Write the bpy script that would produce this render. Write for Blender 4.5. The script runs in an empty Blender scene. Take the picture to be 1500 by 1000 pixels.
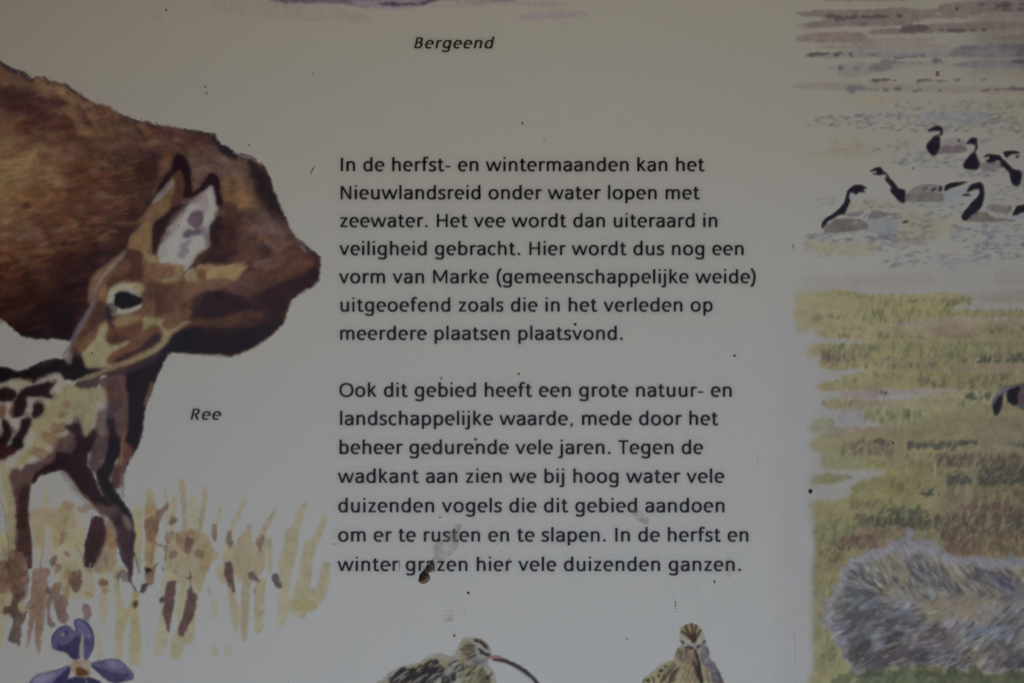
# Close view of an outdoor information board: printed text and wildlife
# pictures behind a glossy clear laminate, with dirt and a bird dropping on it.
import bpy, bmesh, math, random
import numpy as np
from mathutils import Matrix, Vector

scene = bpy.context.scene
COL = scene.collection
PX = 0.0003                                 # one image pixel on the board = 0.3 mm
FOC = 2500.0                                # focal length in image pixels
TILT = math.radians(5.3)                    # the camera looks slightly up the board
RECL = math.radians(24)                     # the board leans back
BH = 1.25                                   # height of the board's centre
SHADE_A, SHADE_N, SHADE_Y = 0, 5, .265  # unseen planks overhead, placed for their shade
SHADE_Z = .20  # depth of the side posts, sized to darken the left and right

# board frame: x right, y up the board, z out of its face
BOARD = Matrix.Translation((0, 0, BH)) @ Matrix.Rotation(math.pi/2-RECL, 4, 'X')

# ------------------------------------------------------------------ camera
_d = Vector((0, math.sin(TILT), -math.cos(TILT)))
_u = Vector((0, math.cos(TILT), math.sin(TILT)))
_c = -_d*(PX*FOC)
cam = bpy.data.cameras.new('camera'); cam.sensor_width = 36; cam.lens = 36*FOC/1500
cam.clip_start = .01; cam.clip_end = 500
cam_o = bpy.data.objects.new('camera', cam); COL.objects.link(cam_o)
_m = Matrix((( 1, _u.x, -_d.x, _c.x), (0, _u.y, -_d.y, _c.y), (0, _u.z, -_d.z, _c.z), (0, 0, 0, 1)))
cam_o.matrix_world = BOARD @ _m
scene.camera = cam_o
cam.dof.use_dof = True; cam.dof.focus_distance = PX*FOC; cam.dof.aperture_fstop = 11

# ------------------------------------------------------------------ sky, sun
SUN_EL, SUN_AZ = math.radians(48), math.radians(60)      # soft sun through thin cloud
w = bpy.data.worlds.new("World"); scene.world = w; w.use_nodes = True
nt = w.node_tree; bg = nt.nodes['Background']
sky = nt.nodes.new('ShaderNodeTexSky'); sky.sky_type = 'NISHITA'; sky.sun_disc = False
sky.sun_elevation = SUN_EL; sky.sun_rotation = SUN_AZ
sky.air_density = 1.6; sky.dust_density = 3; sky.ozone_density = 1.0
nt.links.new(sky.outputs[0], bg.inputs[0]); bg.inputs[1].default_value = 0.115
sun = bpy.data.lights.new('sun', 'SUN'); sun.energy = 2.5; sun.angle = math.radians(4); sun.color = (1, .95, .88)
sun_o = bpy.data.objects.new('sun', sun); COL.objects.link(sun_o)
_sd = Vector((math.sin(SUN_AZ)*math.cos(SUN_EL), math.cos(SUN_AZ)*math.cos(SUN_EL), math.sin(SUN_EL)))
sun_o.rotation_euler = _sd.to_track_quat('Z', 'Y').to_euler(); sun_o.location = _sd*20

scene.view_settings.view_transform = 'Standard'; scene.view_settings.look = 'None'
scene.view_settings.exposure = 0.88; scene.view_settings.gamma = 1.0

def board_xy(x, y):  # print and dirt are placed from image pixels through the camera
    """image pixel -> place on the face of the board (the print lies in one plane)"""
    x = np.asarray(x, float); y = np.asarray(y, float)
    dy = FOC*_d.y+(500-y)*_u.y; dz = FOC*_d.z+(500-y)*_u.z
    t = -_c.z/dz
    return (x-750)*t, _c.y+dy*t
# ------------------------------------------------------------------ the print
# All flat print of the board is computed here as ink transmission on a grid
# of image pixels (1 pixel = 0.3 mm); later cut into one mesh per picture.
MG = 70                                    # margin of print outside the view
CW, CH = 1500 + 2*MG, 1000 + 2*MG
rng = np.random.RandomState(7)
f32 = np.float32

def lin(c):
    c = np.asarray(c, f32)/255.0
    return np.where(c <= 0.04045, c/12.92, ((c+0.055)/1.055)**2.4).astype(f32)

def tone(c):
    c = np.asarray(c, float); g = c.mean()
    return (c+(.13 if g < 95 else .03)*(g-c))*np.array((1.0, .99, 1.0))

def blur(a, r):
    """three box blurs ~ gaussian, separable, numpy only"""
    a = a.astype(f32)
    k = max(1, int(round(r)))
    for ax in (0, 1):
        n = a.shape[ax]
        for _ in range(3):
            p = np.take(a, np.clip(np.arange(-k, n+k), 0, n-1), axis=ax).astype(np.float64)
            cs = np.concatenate([np.zeros_like(np.take(p, [0], axis=ax)), np.cumsum(p, axis=ax)], axis=ax)
            if ax == 0: a = (cs[2*k+1:]-cs[:n])/(2*k+1)
            else: a = (cs[:, 2*k+1:]-cs[:, :n])/(2*k+1)
    return a.astype(f32)

def vnoise(h, w, sx, sy, seed):
    r = np.random.RandomState(seed)
    gh, gw = int(h/sy)+4, int(w/sx)+4
    g = r.rand(gh, gw).astype(f32)*2-1
    y = np.arange(h)/sy; x = np.arange(w)/sx
    y0 = y.astype(int); x0 = x.astype(int)
    fy = (y-y0)[:, None]; fx = (x-x0)[None]
    fy = fy*fy*(3-2*fy); fx = fx*fx*(3-2*fx)
    a = g[y0][:, x0]*(1-fx)+g[y0][:, x0+1]*fx
    b = g[y0+1][:, x0]*(1-fx)+g[y0+1][:, x0+1]*fx
    return (a*(1-fy)+b*fy).astype(f32)

NZ = [vnoise(CH, CW, s, s, 11+i) for i, s in enumerate((2.2, 5, 11, 26))]
NB = 0.22*NZ[0]+0.28*NZ[1]+0.28*NZ[2]+0.22*NZ[3]      # wash texture
NH = vnoise(CH, CW, 22, 3.2, 31)*0.6+vnoise(CH, CW, 9, 2.2, 33)*0.4
YY, XX = np.mgrid[0:CH, 0:CW].astype(f32)
XX -= MG; YY -= MG

# colour of bare paper in the light of the place, used only to turn the
# colours judged by eye from the image into ink transmissions
_py = [0, 130, 330, 530, 750, 910, 1000]
_pc = np.array([(133,130,121),(135,131,123),(138,136,129),(140,140,137),(146,147,147),(149,150,154),(148,149,153)], float)
_fx = [0, 115, 375, 750, 1145, 1500]
_f0 = [.80, .91, .98, 1, .975, .88]; _f1 = [.93, .955, .985, 1, .98, .92]
xr = np.arange(CW)-MG; yr = np.arange(CH)-MG
PAP = np.stack([np.interp(yr, _py, _pc[:, k]) for k in range(3)], 1)[:, None, :]
_t = np.clip(yr/900., 0, 1)[:, None]
PAP = PAP*((1-_t)*np.interp(xr, _fx, _f0)[None]+_t*np.interp(xr, _fx, _f1)[None])[..., None]
PAP = lin(PAP)
_vy = [0, 500, 750, 1000]
VEIL = np.stack([np.interp(yr, _vy, v) for v in ((.006,.009,.015,.019), (.005,.0085,.015,.019), (.0055,.011,.022,.030))], 1)[:, None, :].astype(f32)
PV = PAP-VEIL

T = np.ones((CH, CW, 3), f32)
ID = np.zeros((CH, CW), np.int16)
PARTS = ['']
cur = 0
OX, OY, SC = 0., 0., 1.

def part(n):
    global cur
    if n in PARTS: cur = PARTS.index(n)
    else:
        PARTS.append(n); cur = len(PARTS)-1

def fr(ox=0., oy=0., sc=1.):
    global OX, OY, SC
    OX, OY, SC = ox, oy, sc

def pt(s):
    """'x,y x,y ...' in the current frame -> image pixel coordinates"""
    a = np.array([[float(v) for v in q.split(',')] for q in s.split()]) if isinstance(s, str) else np.array(s, float)
    a = a.astype(np.float64).copy()
    a[:, 0] = a[:, 0]/SC+OX; a[:, 1] = a[:, 1]/SC+OY
    if a.shape[1] > 2: a[:, 2] /= SC
    return a

def smooth(a, closed, n=4):
    m = len(a)
    if m < 3: return a
    out = []
    for i in range(m if closed else m-1):
        if closed: p0, p1, p2, p3 = a[i-1], a[i], a[(i+1) % m], a[(i+2) % m]
        else: p0, p1, p2, p3 = a[max(i-1, 0)], a[i], a[i+1], a[min(i+2, m-1)]
        for k in range(n):
            t = k/n
            out.append(0.5*(2*p1+(p2-p0)*t+(2*p0-5*p1+4*p2-p3)*t*t+(3*p1-p0-3*p2+p3)*t**3))
    if not closed: out.append(a[-1])
    return np.array(out)

def win(a, pad):
    x0 = int(max(0, np.floor(a[:, 0].min()-pad)+MG)); x1 = int(min(CW, np.ceil(a[:, 0].max()+pad)+MG+1))
    y0 = int(max(0, np.floor(a[:, 1].min()-pad)+MG)); y1 = int(min(CH, np.ceil(a[:, 1].max()+pad)+MG+1))
    return (slice(y0, y1), slice(x0, x1)) if x1 > x0 and y1 > y0 else None

def sdf(a, X, Y):
    d = np.full(X.shape, 1e9, f32); ins = np.zeros(X.shape, bool)
    b = np.roll(a, -1, 0)
    for (x0, y0), (x1, y1) in zip(a, b):
        ex, ey = x1-x0, y1-y0; L = ex*ex+ey*ey
        if L < 1e-9: continue
        px, py = X-f32(x0), Y-f32(y0)
        t = np.clip((px*f32(ex)+py*f32(ey))/f32(L), 0, 1)
        qx = px-t*f32(ex); qy = py-t*f32(ey)
        np.minimum(d, qx*qx+qy*qy, out=d)
        if y0 != y1:
            c = ((Y >= y0) != (Y >= y1))
            ins ^= c & (X < (Y-f32(y0))*f32(ex/ey)+f32(x0))
    d = np.sqrt(d)
    return np.where(ins, -d, d)

DMIN = np.array((.017, .005, .009), f32)
def colour(c, w):
    """seen colour (tuple, or control points [(x,y,(r,g,b)),..]) -> transmission on window w"""
    if isinstance(c, np.ndarray): return np.broadcast_to(c.astype(f32), XX[w].shape+(3,))
    if isinstance(c, list):
        X, Y = XX[w], YY[w]
        num = np.zeros(X.shape+(3,), f32); den = np.zeros(X.shape, f32)
        for (x, y, k) in c:
            g = 1/((X-x)**2+(Y-y)**2+60.)**1.7
            num += g[..., None]*lin(tone(k)); den += g
        L = num/den[..., None]
    else: L = lin(tone(c))
    return np.clip((L-VEIL[w[0]])/PV[w], DMIN, 1.12)

def put(w, al, c, n=0., mult=False, nz=None):
    tc = colour(c, w)
    if n: tc = np.clip(tc*(1+n*2.2*(NB if nz is None else nz)[w])[..., None], .003, 1.12)
    a3 = al[..., None]
    if mult: T[w] *= 1-a3+a3*tc
    else: T[w] += a3*(tc-T[w])
    idw = ID[w]
    idw[(al > .42) | ((idw == 0) & (al > .015))] = cur

def p(c, s, a=1., sf=1.3, wob=0., n=.07, e=0., mult=False, sm=True):
    """a wash with the outline s; wob = ragged edge, e = pigment gathered at the rim"""
    q = pt(s)[:, :2]
    if sm: q = smooth(q, True)
    w = win(q, sf*2+wob*1.5+1)
    if w is None: return
    d = sdf(q, XX[w], YY[w])
    if wob: d = d+wob*(NZ[0][w]*.6+NZ[1][w]*.8)
    if a >= .9: a = 1-(1-a)*.3
    al = np.clip(.5-d/(2*sf), 0, 1); al = al*al*(3-2*al)*a
    put(w, al, c, n, mult)
    if e:
        rim = np.exp(-((d+1.6)/1.5)**2)*e
        T[w] *= (1-rim[..., None]*np.array((.5, .6, .55), f32))

def l(c, s, wd=None, a=1., sf=.9, n=.0, taper=True, mult=False, sm=True, noid=False):
    """one brush or pencil stroke along s ('x,y' or 'x,y,width')"""
    q = pt(s)
    if q.shape[1] == 2:
        m = len(q); t = np.linspace(0, 1, m)
        k = (wd/SC) if wd else 2.
        q = np.c_[q, np.full(m, k)*(1 if not taper else np.sqrt(np.clip(1.15-np.abs(2*t-1), .12, 1)))]
    q[:, 2] += .75
    if sm: q = smooth(q, False, 3)
    w = win(q[:, :2], sf*2+q[:, 2].max()/2+1)
    if w is None: return
    X, Y = XX[w], YY[w]
    d = np.full(X.shape, 1e9, f32)
    for (x0, y0, w0), (x1, y1, w1) in zip(q[:-1], q[1:]):
        ex, ey = x1-x0, y1-y0; L = ex*ex+ey*ey+1e-9
        px, py = X-f32(x0), Y-f32(y0)
        t = np.clip((px*f32(ex)+py*f32(ey))/f32(L), 0, 1)
        d = np.minimum(d, np.hypot(px-t*f32(ex), py-t*f32(ey))-(f32(w0)+(f32(w1)-f32(w0))*t)/2)
    al = np.clip(.5-d/(2*sf), 0, 1); al = al*al*(3-2*al)*a
    if noid:
        sv = ID[w].copy(); put(w, al, c, n, mult); ID[w] = sv
    else: put(w, al, c, n, mult)

def d(c, x, y, rx, ry=None, rot=0., a=1., sf=1., n=.05, mult=False):
    ry = rx if ry is None else ry
    th = np.linspace(0, 2*math.pi, 11)[:-1]; r = math.radians(rot)
    q = [(x+rx*math.cos(t)*math.cos(r)-ry*math.sin(t)*math.sin(r), y+rx*math.cos(t)*math.sin(r)+ry*math.sin(t)*math.cos(r)) for t in th]
    p(c, q, a, sf, .3, n, mult=mult)

def inside(q, x, y):
    c = False; j = len(q)-1
    for i in range(len(q)):
        if (q[i][1] > y) != (q[j][1] > y) and x < (q[j][0]-q[i][0])*(y-q[i][1])/(q[j][1]-q[i][1])+q[i][0]: c = not c
        j = i
    return c

def idw(c, x, y):
    a = np.array([(k[0], k[1]) for k in c], float); v = np.array([k[2] for k in c], float)
    g = 1/((a[:, 0]-x)**2+(a[:, 1]-y)**2+60.)**1.7
    return (g[:, None]*v).sum(0)/g.sum()

def fur(poly, cols, n, ang, ln, wd, jit=.16, a=.5, sf=1.2, curve=.15, keep=False):
    """n brush strokes in the outline, coloured by the nearest notes in cols"""
    q = pt(poly)[:, :2]; x0, y0 = q.min(0); x1, y1 = q.max(0); k = 0
    while k < n:
        x, y = rng.uniform(x0, x1), rng.uniform(y0, y1)
        if not inside(q, x, y): continue
        k += 1
        th = math.radians((ang(x, y) if callable(ang) else ang)+rng.normal(0, 7))
        L = rng.uniform(*ln); W = rng.uniform(*wd)
        c = idw(cols, x, y) if isinstance(cols[0][2], tuple) else cols[rng.randint(len(cols))]
        c = np.clip(c*(1+rng.normal(0, jit))*(1+rng.normal(0, .03, 3)), 12, 175)
        ux, uy = math.cos(th), -math.sin(th); b = rng.uniform(-curve, curve)*L
        sx, sy, ss = OX, OY, SC; fr()
        l(tuple(c), [(x-ux*L/2, y-uy*L/2), (x-uy*b*.5, y+ux*b*.5), (x+ux*L/2, y+uy*L/2)], W, a*rng.uniform(.5, 1), sf, noid=keep)
        fr(sx, sy, ss)

def dabs(c, x0, y0, x1, y1, n, ang=75, ln=(3, 7), wd=(1.5, 3), a=.6, j=.12, sf=1., aj=14):
    """n short dabs of the brush in a box"""
    q = [(x0, y0), (x1, y0), (x1, y1), (x0, y1)]
    cs = c if isinstance(c, list) else [c]
    for _ in range(n):
        x, y = rng.uniform(x0, x1), rng.uniform(y0, y1)
        th = math.radians(ang+rng.normal(0, aj)); L = rng.uniform(*ln); W = rng.uniform(*wd)
        k = np.clip(np.array(cs[rng.randint(len(cs))], float)*(1+rng.normal(0, j)), 10, 170)
        ux, uy = math.cos(th)*L/2, -math.sin(th)*L/2
        sx, sy, ss = OX, OY, SC
        x_, y_ = x/SC+OX, y/SC+OY
        fr(); l(tuple(k), [(x_-ux, y_-uy), (x_, y_), (x_+ux, y_+uy)], W, a*rng.uniform(.55, 1), sf); fr(sx, sy, ss)

def brush(poly, n, ang, ln, wd, jit=.2, a=.55, sf=.8, curve=.12, hue=.05):
    """brushwork that takes up the colour already lying under each stroke"""
    q = pt(poly)[:, :2]; x0, y0 = q.min(0); x1, y1 = q.max(0); k = 0; sv = OX, OY, SC; fr(); g = 0
    while k < n and g < n*20:
        g += 1; x, y = rng.uniform(x0, x1), rng.uniform(y0, y1)
        if not inside(q, x, y): continue
        k += 1; xi, yi = int(x+MG), int(y+MG)
        if not (0 <= xi < CW and 0 <= yi < CH): continue
        th = math.radians((ang(x, y) if callable(ang) else ang)+rng.normal(0, 8)); L = rng.uniform(*ln); W = rng.uniform(*wd)
        c = np.clip(T[yi, xi]*math.exp(rng.normal(0, jit))*(1+rng.normal(0, hue, 3)), .004, 1.05)
        ux, uy = math.cos(th), -math.sin(th); b = rng.uniform(-curve, curve)*L
        l(c, [(x-ux*L/2, y-uy*L/2), (x-uy*b*.5, y+ux*b*.5), (x+ux*L/2, y+uy*L/2)], W, a*rng.uniform(.5, 1), sf, noid=True)
    fr(*sv)

def stip(c, s, wd, n, r=.8, a=.6):
    """pencil grain scattered along a path"""
    q = smooth(pt(s)[:, :2], False, 8); sx = OX, OY, SC; fr()
    for _ in range(n):
        i = rng.randint(len(q)-1); t = rng.rand()
        x, y = q[i]*(1-t)+q[i+1]*t+rng.normal(0, wd/2/sx[2], 2)
        L = rng.uniform(.6, 2.2); th = rng.uniform(0, 3.1)
        l(c, [(x, y), (x+L*math.cos(th), y+L*math.sin(th))], r*rng.uniform(.2, .8), a*rng.uniform(.4, 1), .6, noid=True)
    fr(*sx)

def warp(A, dx, dy):
    x = np.clip(XX+MG+dx, 0, CW-1.001); y = np.clip(YY+MG+dy, 0, CH-1.001)
    x0 = x.astype(int); y0 = y.astype(int); fx = x-x0; fy = y-y0
    if A.ndim == 3: fx = fx[..., None]; fy = fy[..., None]
    return (A[y0, x0]*(1-fx)+A[y0, x0+1]*fx)*(1-fy)+(A[y0+1, x0]*(1-fx)+A[y0+1, x0+1]*fx)*fy

def finish():
    """hand wobble of the brush, softness of the print, grain of the wash"""
    global T, ID
    wx = .5*vnoise(CH, CW, 7, 7, 51)+.3*vnoise(CH, CW, 3, 3, 52)+.4*vnoise(CH, CW, 19, 19, 55)
    wy = .5*vnoise(CH, CW, 7, 7, 53)+.3*vnoise(CH, CW, 3, 3, 54)+.4*vnoise(CH, CW, 19, 19, 56)
    gm = 1-.75*blur(((ID >= PARTS.index('goose_print.1')) & (ID <= PARTS.index('goose_print.7')) | (ID == PARTS.index('goose_print.8'))).astype(f32), 4)
    wx *= gm; wy *= gm
    T = warp(T, wx, wy)
    ID = ID[np.clip((YY+MG+wy+.5).astype(int), 0, CH-1), np.clip((XX+MG+wx+.5).astype(int), 0, CW-1)]
    mm = blur((ID == PARTS.index('meadow_print')).astype(f32), 2)[..., None]; mf = blur((ID == PARTS.index('fleece_print')).astype(f32), 2)[..., None]
    T += mm*(.13*(np.array((.97, .95, .80), f32)-T))+mf*(.12*(np.array((.86, .88, .96), f32)-T))
    B3 = np.stack([blur(T[..., k], 3) for k in range(3)], -1)
    for k in range(3): T[..., k] = .6*T[..., k]+.4*blur(T[..., k], 1)
    # the painted strip fades into the film at its left side
    m = np.clip((1212-XX)/22, 0, 1)*(XX > 1120)*(.35+.65*(YY > 400)); m = (m*m*(3-2*m))[..., None]
    T += m*(B3-T)
    dens = np.clip(1.02-T.mean(2), 0, 1)*(ID > 0)
    g = 1+dens*(.12*vnoise(CH, CW, 1.6, 1.6, 61)+.14*NZ[1]+.13*NZ[2]+.08*NZ[3])
    T = (T*g[..., None]).astype(f32)
    grow = (ID == 0) & (np.abs(T-1).max(2) > .012)
    ID[grow] = 0
# ------------------------------------------------------------------ lettering
# A humanist sans drawn as pen strokes: units of 1/1000 of the type size.
S_, H_ = 124, 101                              # stem and thin stroke
def El(cx, cy, rx, ry, a0=0, a1=360, n=26):
    t = np.radians(np.linspace(a0, a1, n)); ex = 2/2.25
    c, s = np.cos(t), np.sin(t)
    return np.c_[cx+rx*np.sign(c)*np.abs(c)**ex, cy+ry*np.sign(s)*np.abs(s)**ex]
def wv(q, ws=S_, wh=H_):
    """width by direction: upright strokes thicker than level ones"""
    q = np.array(q, float); g = np.gradient(q, axis=0); u = np.abs(g[:, 1])/(np.hypot(g[:, 0], g[:, 1])+1e-9)
    return np.c_[q, wh+(ws-wh)*u]
def V(x, y0, y1, w=S_): return [(x, y0, w), (x, y1, w)]
def Hb(y, x0, x1, w=H_): return [(x0, y, w), (x1, y, w)]
def C(*q): return wv(smooth(np.array(q, float), False, 6))
def Dg(x0, y0, x1, y1, w=S_): return [(x0, y0, w), (x1, y1, w)]
ARCH = [(124, 330), (142, 402), (196, 462), (282, 484), (372, 468), (424, 400), (436, 310), (436, 200)]
def arch(dx=0, s=1.): return C(*[(124+dx+(x-124)*s, y) for x, y in ARCH])
dot = lambda x: [(x, 634, 108), (x, 736, 108)]
GL = {
 ' ': (252, []),
 'n': (556, [V(124, 0, 520), arch(), V(436, 0, 250)]),
 'h': (556, [V(124, 0, 740), arch(), V(436, 0, 250)]),
 'm': (833, [V(124, 0, 520), arch(0, .95), V(420, 0, 250), arch(296, .95), V(716, 0, 250)]),
 'u': (556, [V(432, 0, 520), C(*[(556-x, 520-y) for x, y in ARCH]), V(120, 270, 520)]),
 'r': (352, [V(124, 0, 520), C((124, 300), (140, 390), (186, 456), (252, 480), (330, 472))]),
 'i': (236, [V(118, 0, 520), dot(118)]),
 'l': (236, [V(118, 0, 740)]),
 'I': (270, [V(135, 0, 698, 118)]),
 'j': (236, [C((118, 300), (118, -60), (100, -140), (50, -172), (-22, -164)), V(118, 200, 520), dot(118)]),
 'd': (556, [wv(El(268, 260, 176, 226)), V(434, 0, 740)]),
 'b': (556, [wv(El(290, 260, 176, 226)), V(124, 0, 740)]),
 'p': (556, [wv(El(290, 260, 176, 226)), V(124, -200, 520)]),
 'g': (556, [wv(El(268, 268, 176, 218)), V(434, 20, 520), C((434, 120), (432, -60), (396, -148), (300, -176), (196, -172), (96, -140))]),
 'o': (556, [wv(El(278, 260, 192, 228))]),
 'c': (444, [wv(El(272, 260, 184, 228, 52, 308))]),
 'e': (510, [wv(El(262, 260, 180, 228, 3, 180)), wv(El(272, 260, 190, 226, 180, 298)), Hb(272, 84, 486, 72)]),
 'a': (500, [C((96, 446), (160, 474), (240, 486), (330, 474), (384, 424), (398, 340), (398, 300)), V(398, 0, 330),
             C((398, 296), (300, 292), (180, 280), (108, 230), (88, 160), (106, 82), (166, 36), (246, 36), (326, 66), (378, 130), (398, 210))]),
 's': (400, [C((338, 458), (270, 482), (196, 486), (116, 458), (88, 390), (118, 322), (200, 276), (280, 236), (322, 180), (316, 98), (262, 46), (186, 34), (110, 42), (54, 68))]),
 't': (345, [C((146, 300), (146, 130), (162, 64), (210, 36), (260, 36), (306, 48)), [(146, 200, S_), (146, 650, S_)], Hb(482, 28, 300)]),
 'f': (333, [C((146, 400), (146, 580), (164, 672), (222, 706), (270, 708), (322, 696)), V(146, 0, 480), Hb(482, 28, 296)]),
 'k': (500, [V(124, 0, 740), Dg(420, 560, 150, 262, 104), Dg(196, 330, 470, -40, 116)], (0, 0)),
 'v': (500, [Dg(38, 560, 262, -20, 118), Dg(462, 560, 238, -20, 106)], (0, 520)),
 'w': (778, [Dg(30, 560, 218, -20, 114), Dg(400, 545, 210, -20, 102), Dg(378, 545, 568, -20, 114), Dg(748, 560, 560, -20, 102)], (0, 520)),
 'z': (444, [Hb(474, 46, 400, 96), Dg(362, 490, 84, 34, 112), Hb(47, 46, 406, 96)], (0, 521)),
 'O': (722, [wv(El(361, 349, 288, 316), 122, 102)]),
 'H': (680, [V(130, 0, 698, 116), V(550, 0, 698, 116), Hb(362, 130, 550, 94)]),
 'N': (680, [V(128, 0, 698, 112), V(552, 0, 698, 112), Dg(112, 730, 568, -32, 116)], (0, 698)),
 'M': (850, [V(126, 0, 698, 112), V(724, 0, 698, 112), Dg(112, 740, 440, 90, 110), Dg(738, 740, 410, 90, 102), V(425, 100, 170, 112)], (0, 698)),
 'T': (500, [V(250, 0, 680, 116), Hb(655, 4, 496, 95)]),
 'R': (560, [V(124, 0, 698, 116), Hb(656, 124, 260, 84), Hb(345, 124, 260, 84), wv(El(256, 500, 162, 156, 90, -90)), Dg(268, 350, 486, -30, 116)], (0, 698)),
 'B': (560, [V(124, 0, 698, 116), Hb(656, 124, 260, 84), Hb(374, 124, 270, 80), Hb(42, 124, 270, 84), wv(El(250, 515, 150, 141, 90, -90)), wv(El(266, 208, 178, 166, 90, -90))]),
 '.': (278, [[(139, 0, 126), (139, 122, 126)]]),
 ',': (278, [[(166, 112, 108), (150, 20, 92), (104, -106, 62)]]),
 '-': (333, [Hb(244, 40, 293, 84)]),
 '(': (290, [C((262, 742), (176, 620), (128, 470), (118, 300), (132, 130), (184, -40), (262, -160))]),
 ')': (290, [C((28, 742), (114, 620), (162, 470), (172, 300), (158, 130), (106, -40), (28, -160))]),
}
TS = 2                                     # lettering is worked out at half pixels
TC = np.zeros((CH*TS, CW*TS), f32)
TXT = []                                   # (text, x0, y0, x1, y1) of every line

def glyph_cov(ch, ox, oy, em, em_y, sl):
    g = GL[ch]; cl = g[2] if len(g) > 2 else None
    if not g[1]: return
    ax = [np.array(s, float)[:, 0] for s in g[1]]; ay = [np.array(s, float)[:, 1] for s in g[1]]
    px = lambda x, y: (ox+(x+sl*y)*em/1000+MG)*TS
    x0 = int(px(min(a.min() for a in ax)-70, -200)-3); x1 = int(px(max(a.max() for a in ax)+70, 740)+4)
    y0 = int((oy-(max(a.max() for a in ay)+70)*em_y/1000+MG)*TS-3); y1 = int((oy-(min(a.min() for a in ay)-70)*em_y/1000+MG)*TS+4)
    Y, X = np.mgrid[y0:y1, x0:x1].astype(f32)
    Yg = (oy-(Y/TS-MG))*1000/em_y; Xg = (X/TS-MG-ox)*1000/em-sl*Yg
    best = np.full(X.shape, 1e9, f32)
    for s in g[1]:
        q = np.array(s, float); m = len(q); closed = m > 8 and np.hypot(*(q[0, :2]-q[-1, :2])) < 2
        for i in range(m-1):
            (ax_, ay_, wa), (bx, by, wb) = q[i], q[i+1]
            L = math.hypot(bx-ax_, by-ay_)
            if L < 1e-6: continue
            ux, uy = (bx-ax_)/L, (by-ay_)/L
            t = (Xg-ax_)*ux+(Yg-ay_)*uy; n_ = np.abs((Xg-ax_)*uy-(Yg-ay_)*ux)
            hw = (wa+(wb-wa)*np.clip(t/L, 0, 1))/2
            if m == 2: dd = np.maximum(n_-hw, np.maximum(-t, t-L))
            else:
                tc = np.clip(t, 0, L); dd = np.hypot(n_, t-tc)-hw
                if not closed and i == 0: dd = np.where(t < 0, np.maximum(n_-hw, -t), dd)
                if not closed and i == m-2: dd = np.where(t > L, np.maximum(n_-hw, t-L), dd)
            np.minimum(best, dd, out=best)
    if cl: best = np.maximum(best, np.maximum(cl[0]-Yg, Yg-(cl[1] or 2000)))
    cov = np.clip(.5-best*em/1000*TS, 0, 1)
    TC[y0:y1, x0:x1] = np.maximum(TC[y0:y1, x0:x1], cov)

def text_line(s, x0, x1, yb, em, sl=0., em_y=None, xb=None):
    """set s between x0 and x1 on the baseline yb, letter spacing adapted"""
    em_y = em_y or em
    k = em/1000
    adv = sum(GL[c][0] for c in s)*k
    lsb = {'v': 30, 'w': 30, 'z': 46, 'O': 26, 'B': 73, 'R': 73, '(': 70}.get(s[0], 70 if s[0] not in 'dgoe' else 44)*k
    rsb = {'t': 30, ')': 70, 'p': 45, 'e': 30, '.': 80, 'd': 70}.get(s[-1], 70)*k
    tr = (x1-x0-adv+lsb+rsb)/(len(s)-1)
    x = x0-lsb
    for i, c in enumerate(s):
        yy = yb if xb is None else yb+(xb-yb)*(x-x0)/(x1-x0)
        glyph_cov(c, x, yy, em, em_y, sl)
        x += GL[c][0]*k+tr
    TXT.append((s, x0-8, yb-em*.86, x1+8, yb+em*.36))

L1 = [("In de herfst- en wintermaanden kan het", 498, 1030.5, 250.6), ("Nieuwlandsreid onder water lopen met", 498, 1023.5, 291.6),
      ("zeewater. Het vee wordt dan uiteraard in", 497.5, 1050, 332.4), ("veiligheid gebracht. Hier wordt dus nog een", 497, 1088.5, 373.3),
      ("vorm van Marke (gemeenschappelijke weide)", 496.5, 1106, 414.4), ("uitgeoefend zoals die in het verleden op", 498, 1043, 455.8),
      ("meerdere plaatsen plaatsvond.", 497.5, 911.5, 497.2)]
L2 = [("Ook dit gebied heeft een grote natuur- en", 496.5, 1071, 580.6), ("landschappelijke waarde, mede door het", 497.5, 1050.5, 622),
      ("beheer gedurende vele jaren. Tegen de", 496.5, 1029, 664.2), ("wadkant aan zien we bij hoog water vele", 495, 1060, 706.4),
      ("duizenden vogels die dit gebied aandoen", 495, 1060.5, 749.4), ("om er te rusten en te slapen. In de herfst en", 495, 1095.5, 792.3),
      ("winter grazen hier vele duizenden ganzen.", 494.5, 1084.5, 835.4)]
for s, a, b, y in L1: text_line(s, a+.6, b+.3, y+.3, 29.9, em_y=28.3)
for s, a, b, y in L2: text_line(s, a+.6, b+.3, y+.2, 30.4, em_y=28.9)
NL1, NL2 = len(L1), len(L2)
text_line("Bergeend", 606.5, 720.3, 71.2, 26.0, em_y=23.6, sl=.2)
text_line("Ree", 279, 321.6, 614.3, 26.5, em_y=23.8, sl=.2)
INK = np.array((.020, .007, .014), f32)
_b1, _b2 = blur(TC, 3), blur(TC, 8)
TCs = TC
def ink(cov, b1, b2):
    """ink with a soft dark halo round the letters"""
    g = np.clip(1-.12*b1-.45*b2, 0, 1)[..., None]*np.array((1, 1.0, 1.0), f32)  # shade and blur of the letters under the laminate, painted into the colour
    return g*(1-cov[..., None])+INK*cov[..., None]
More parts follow.
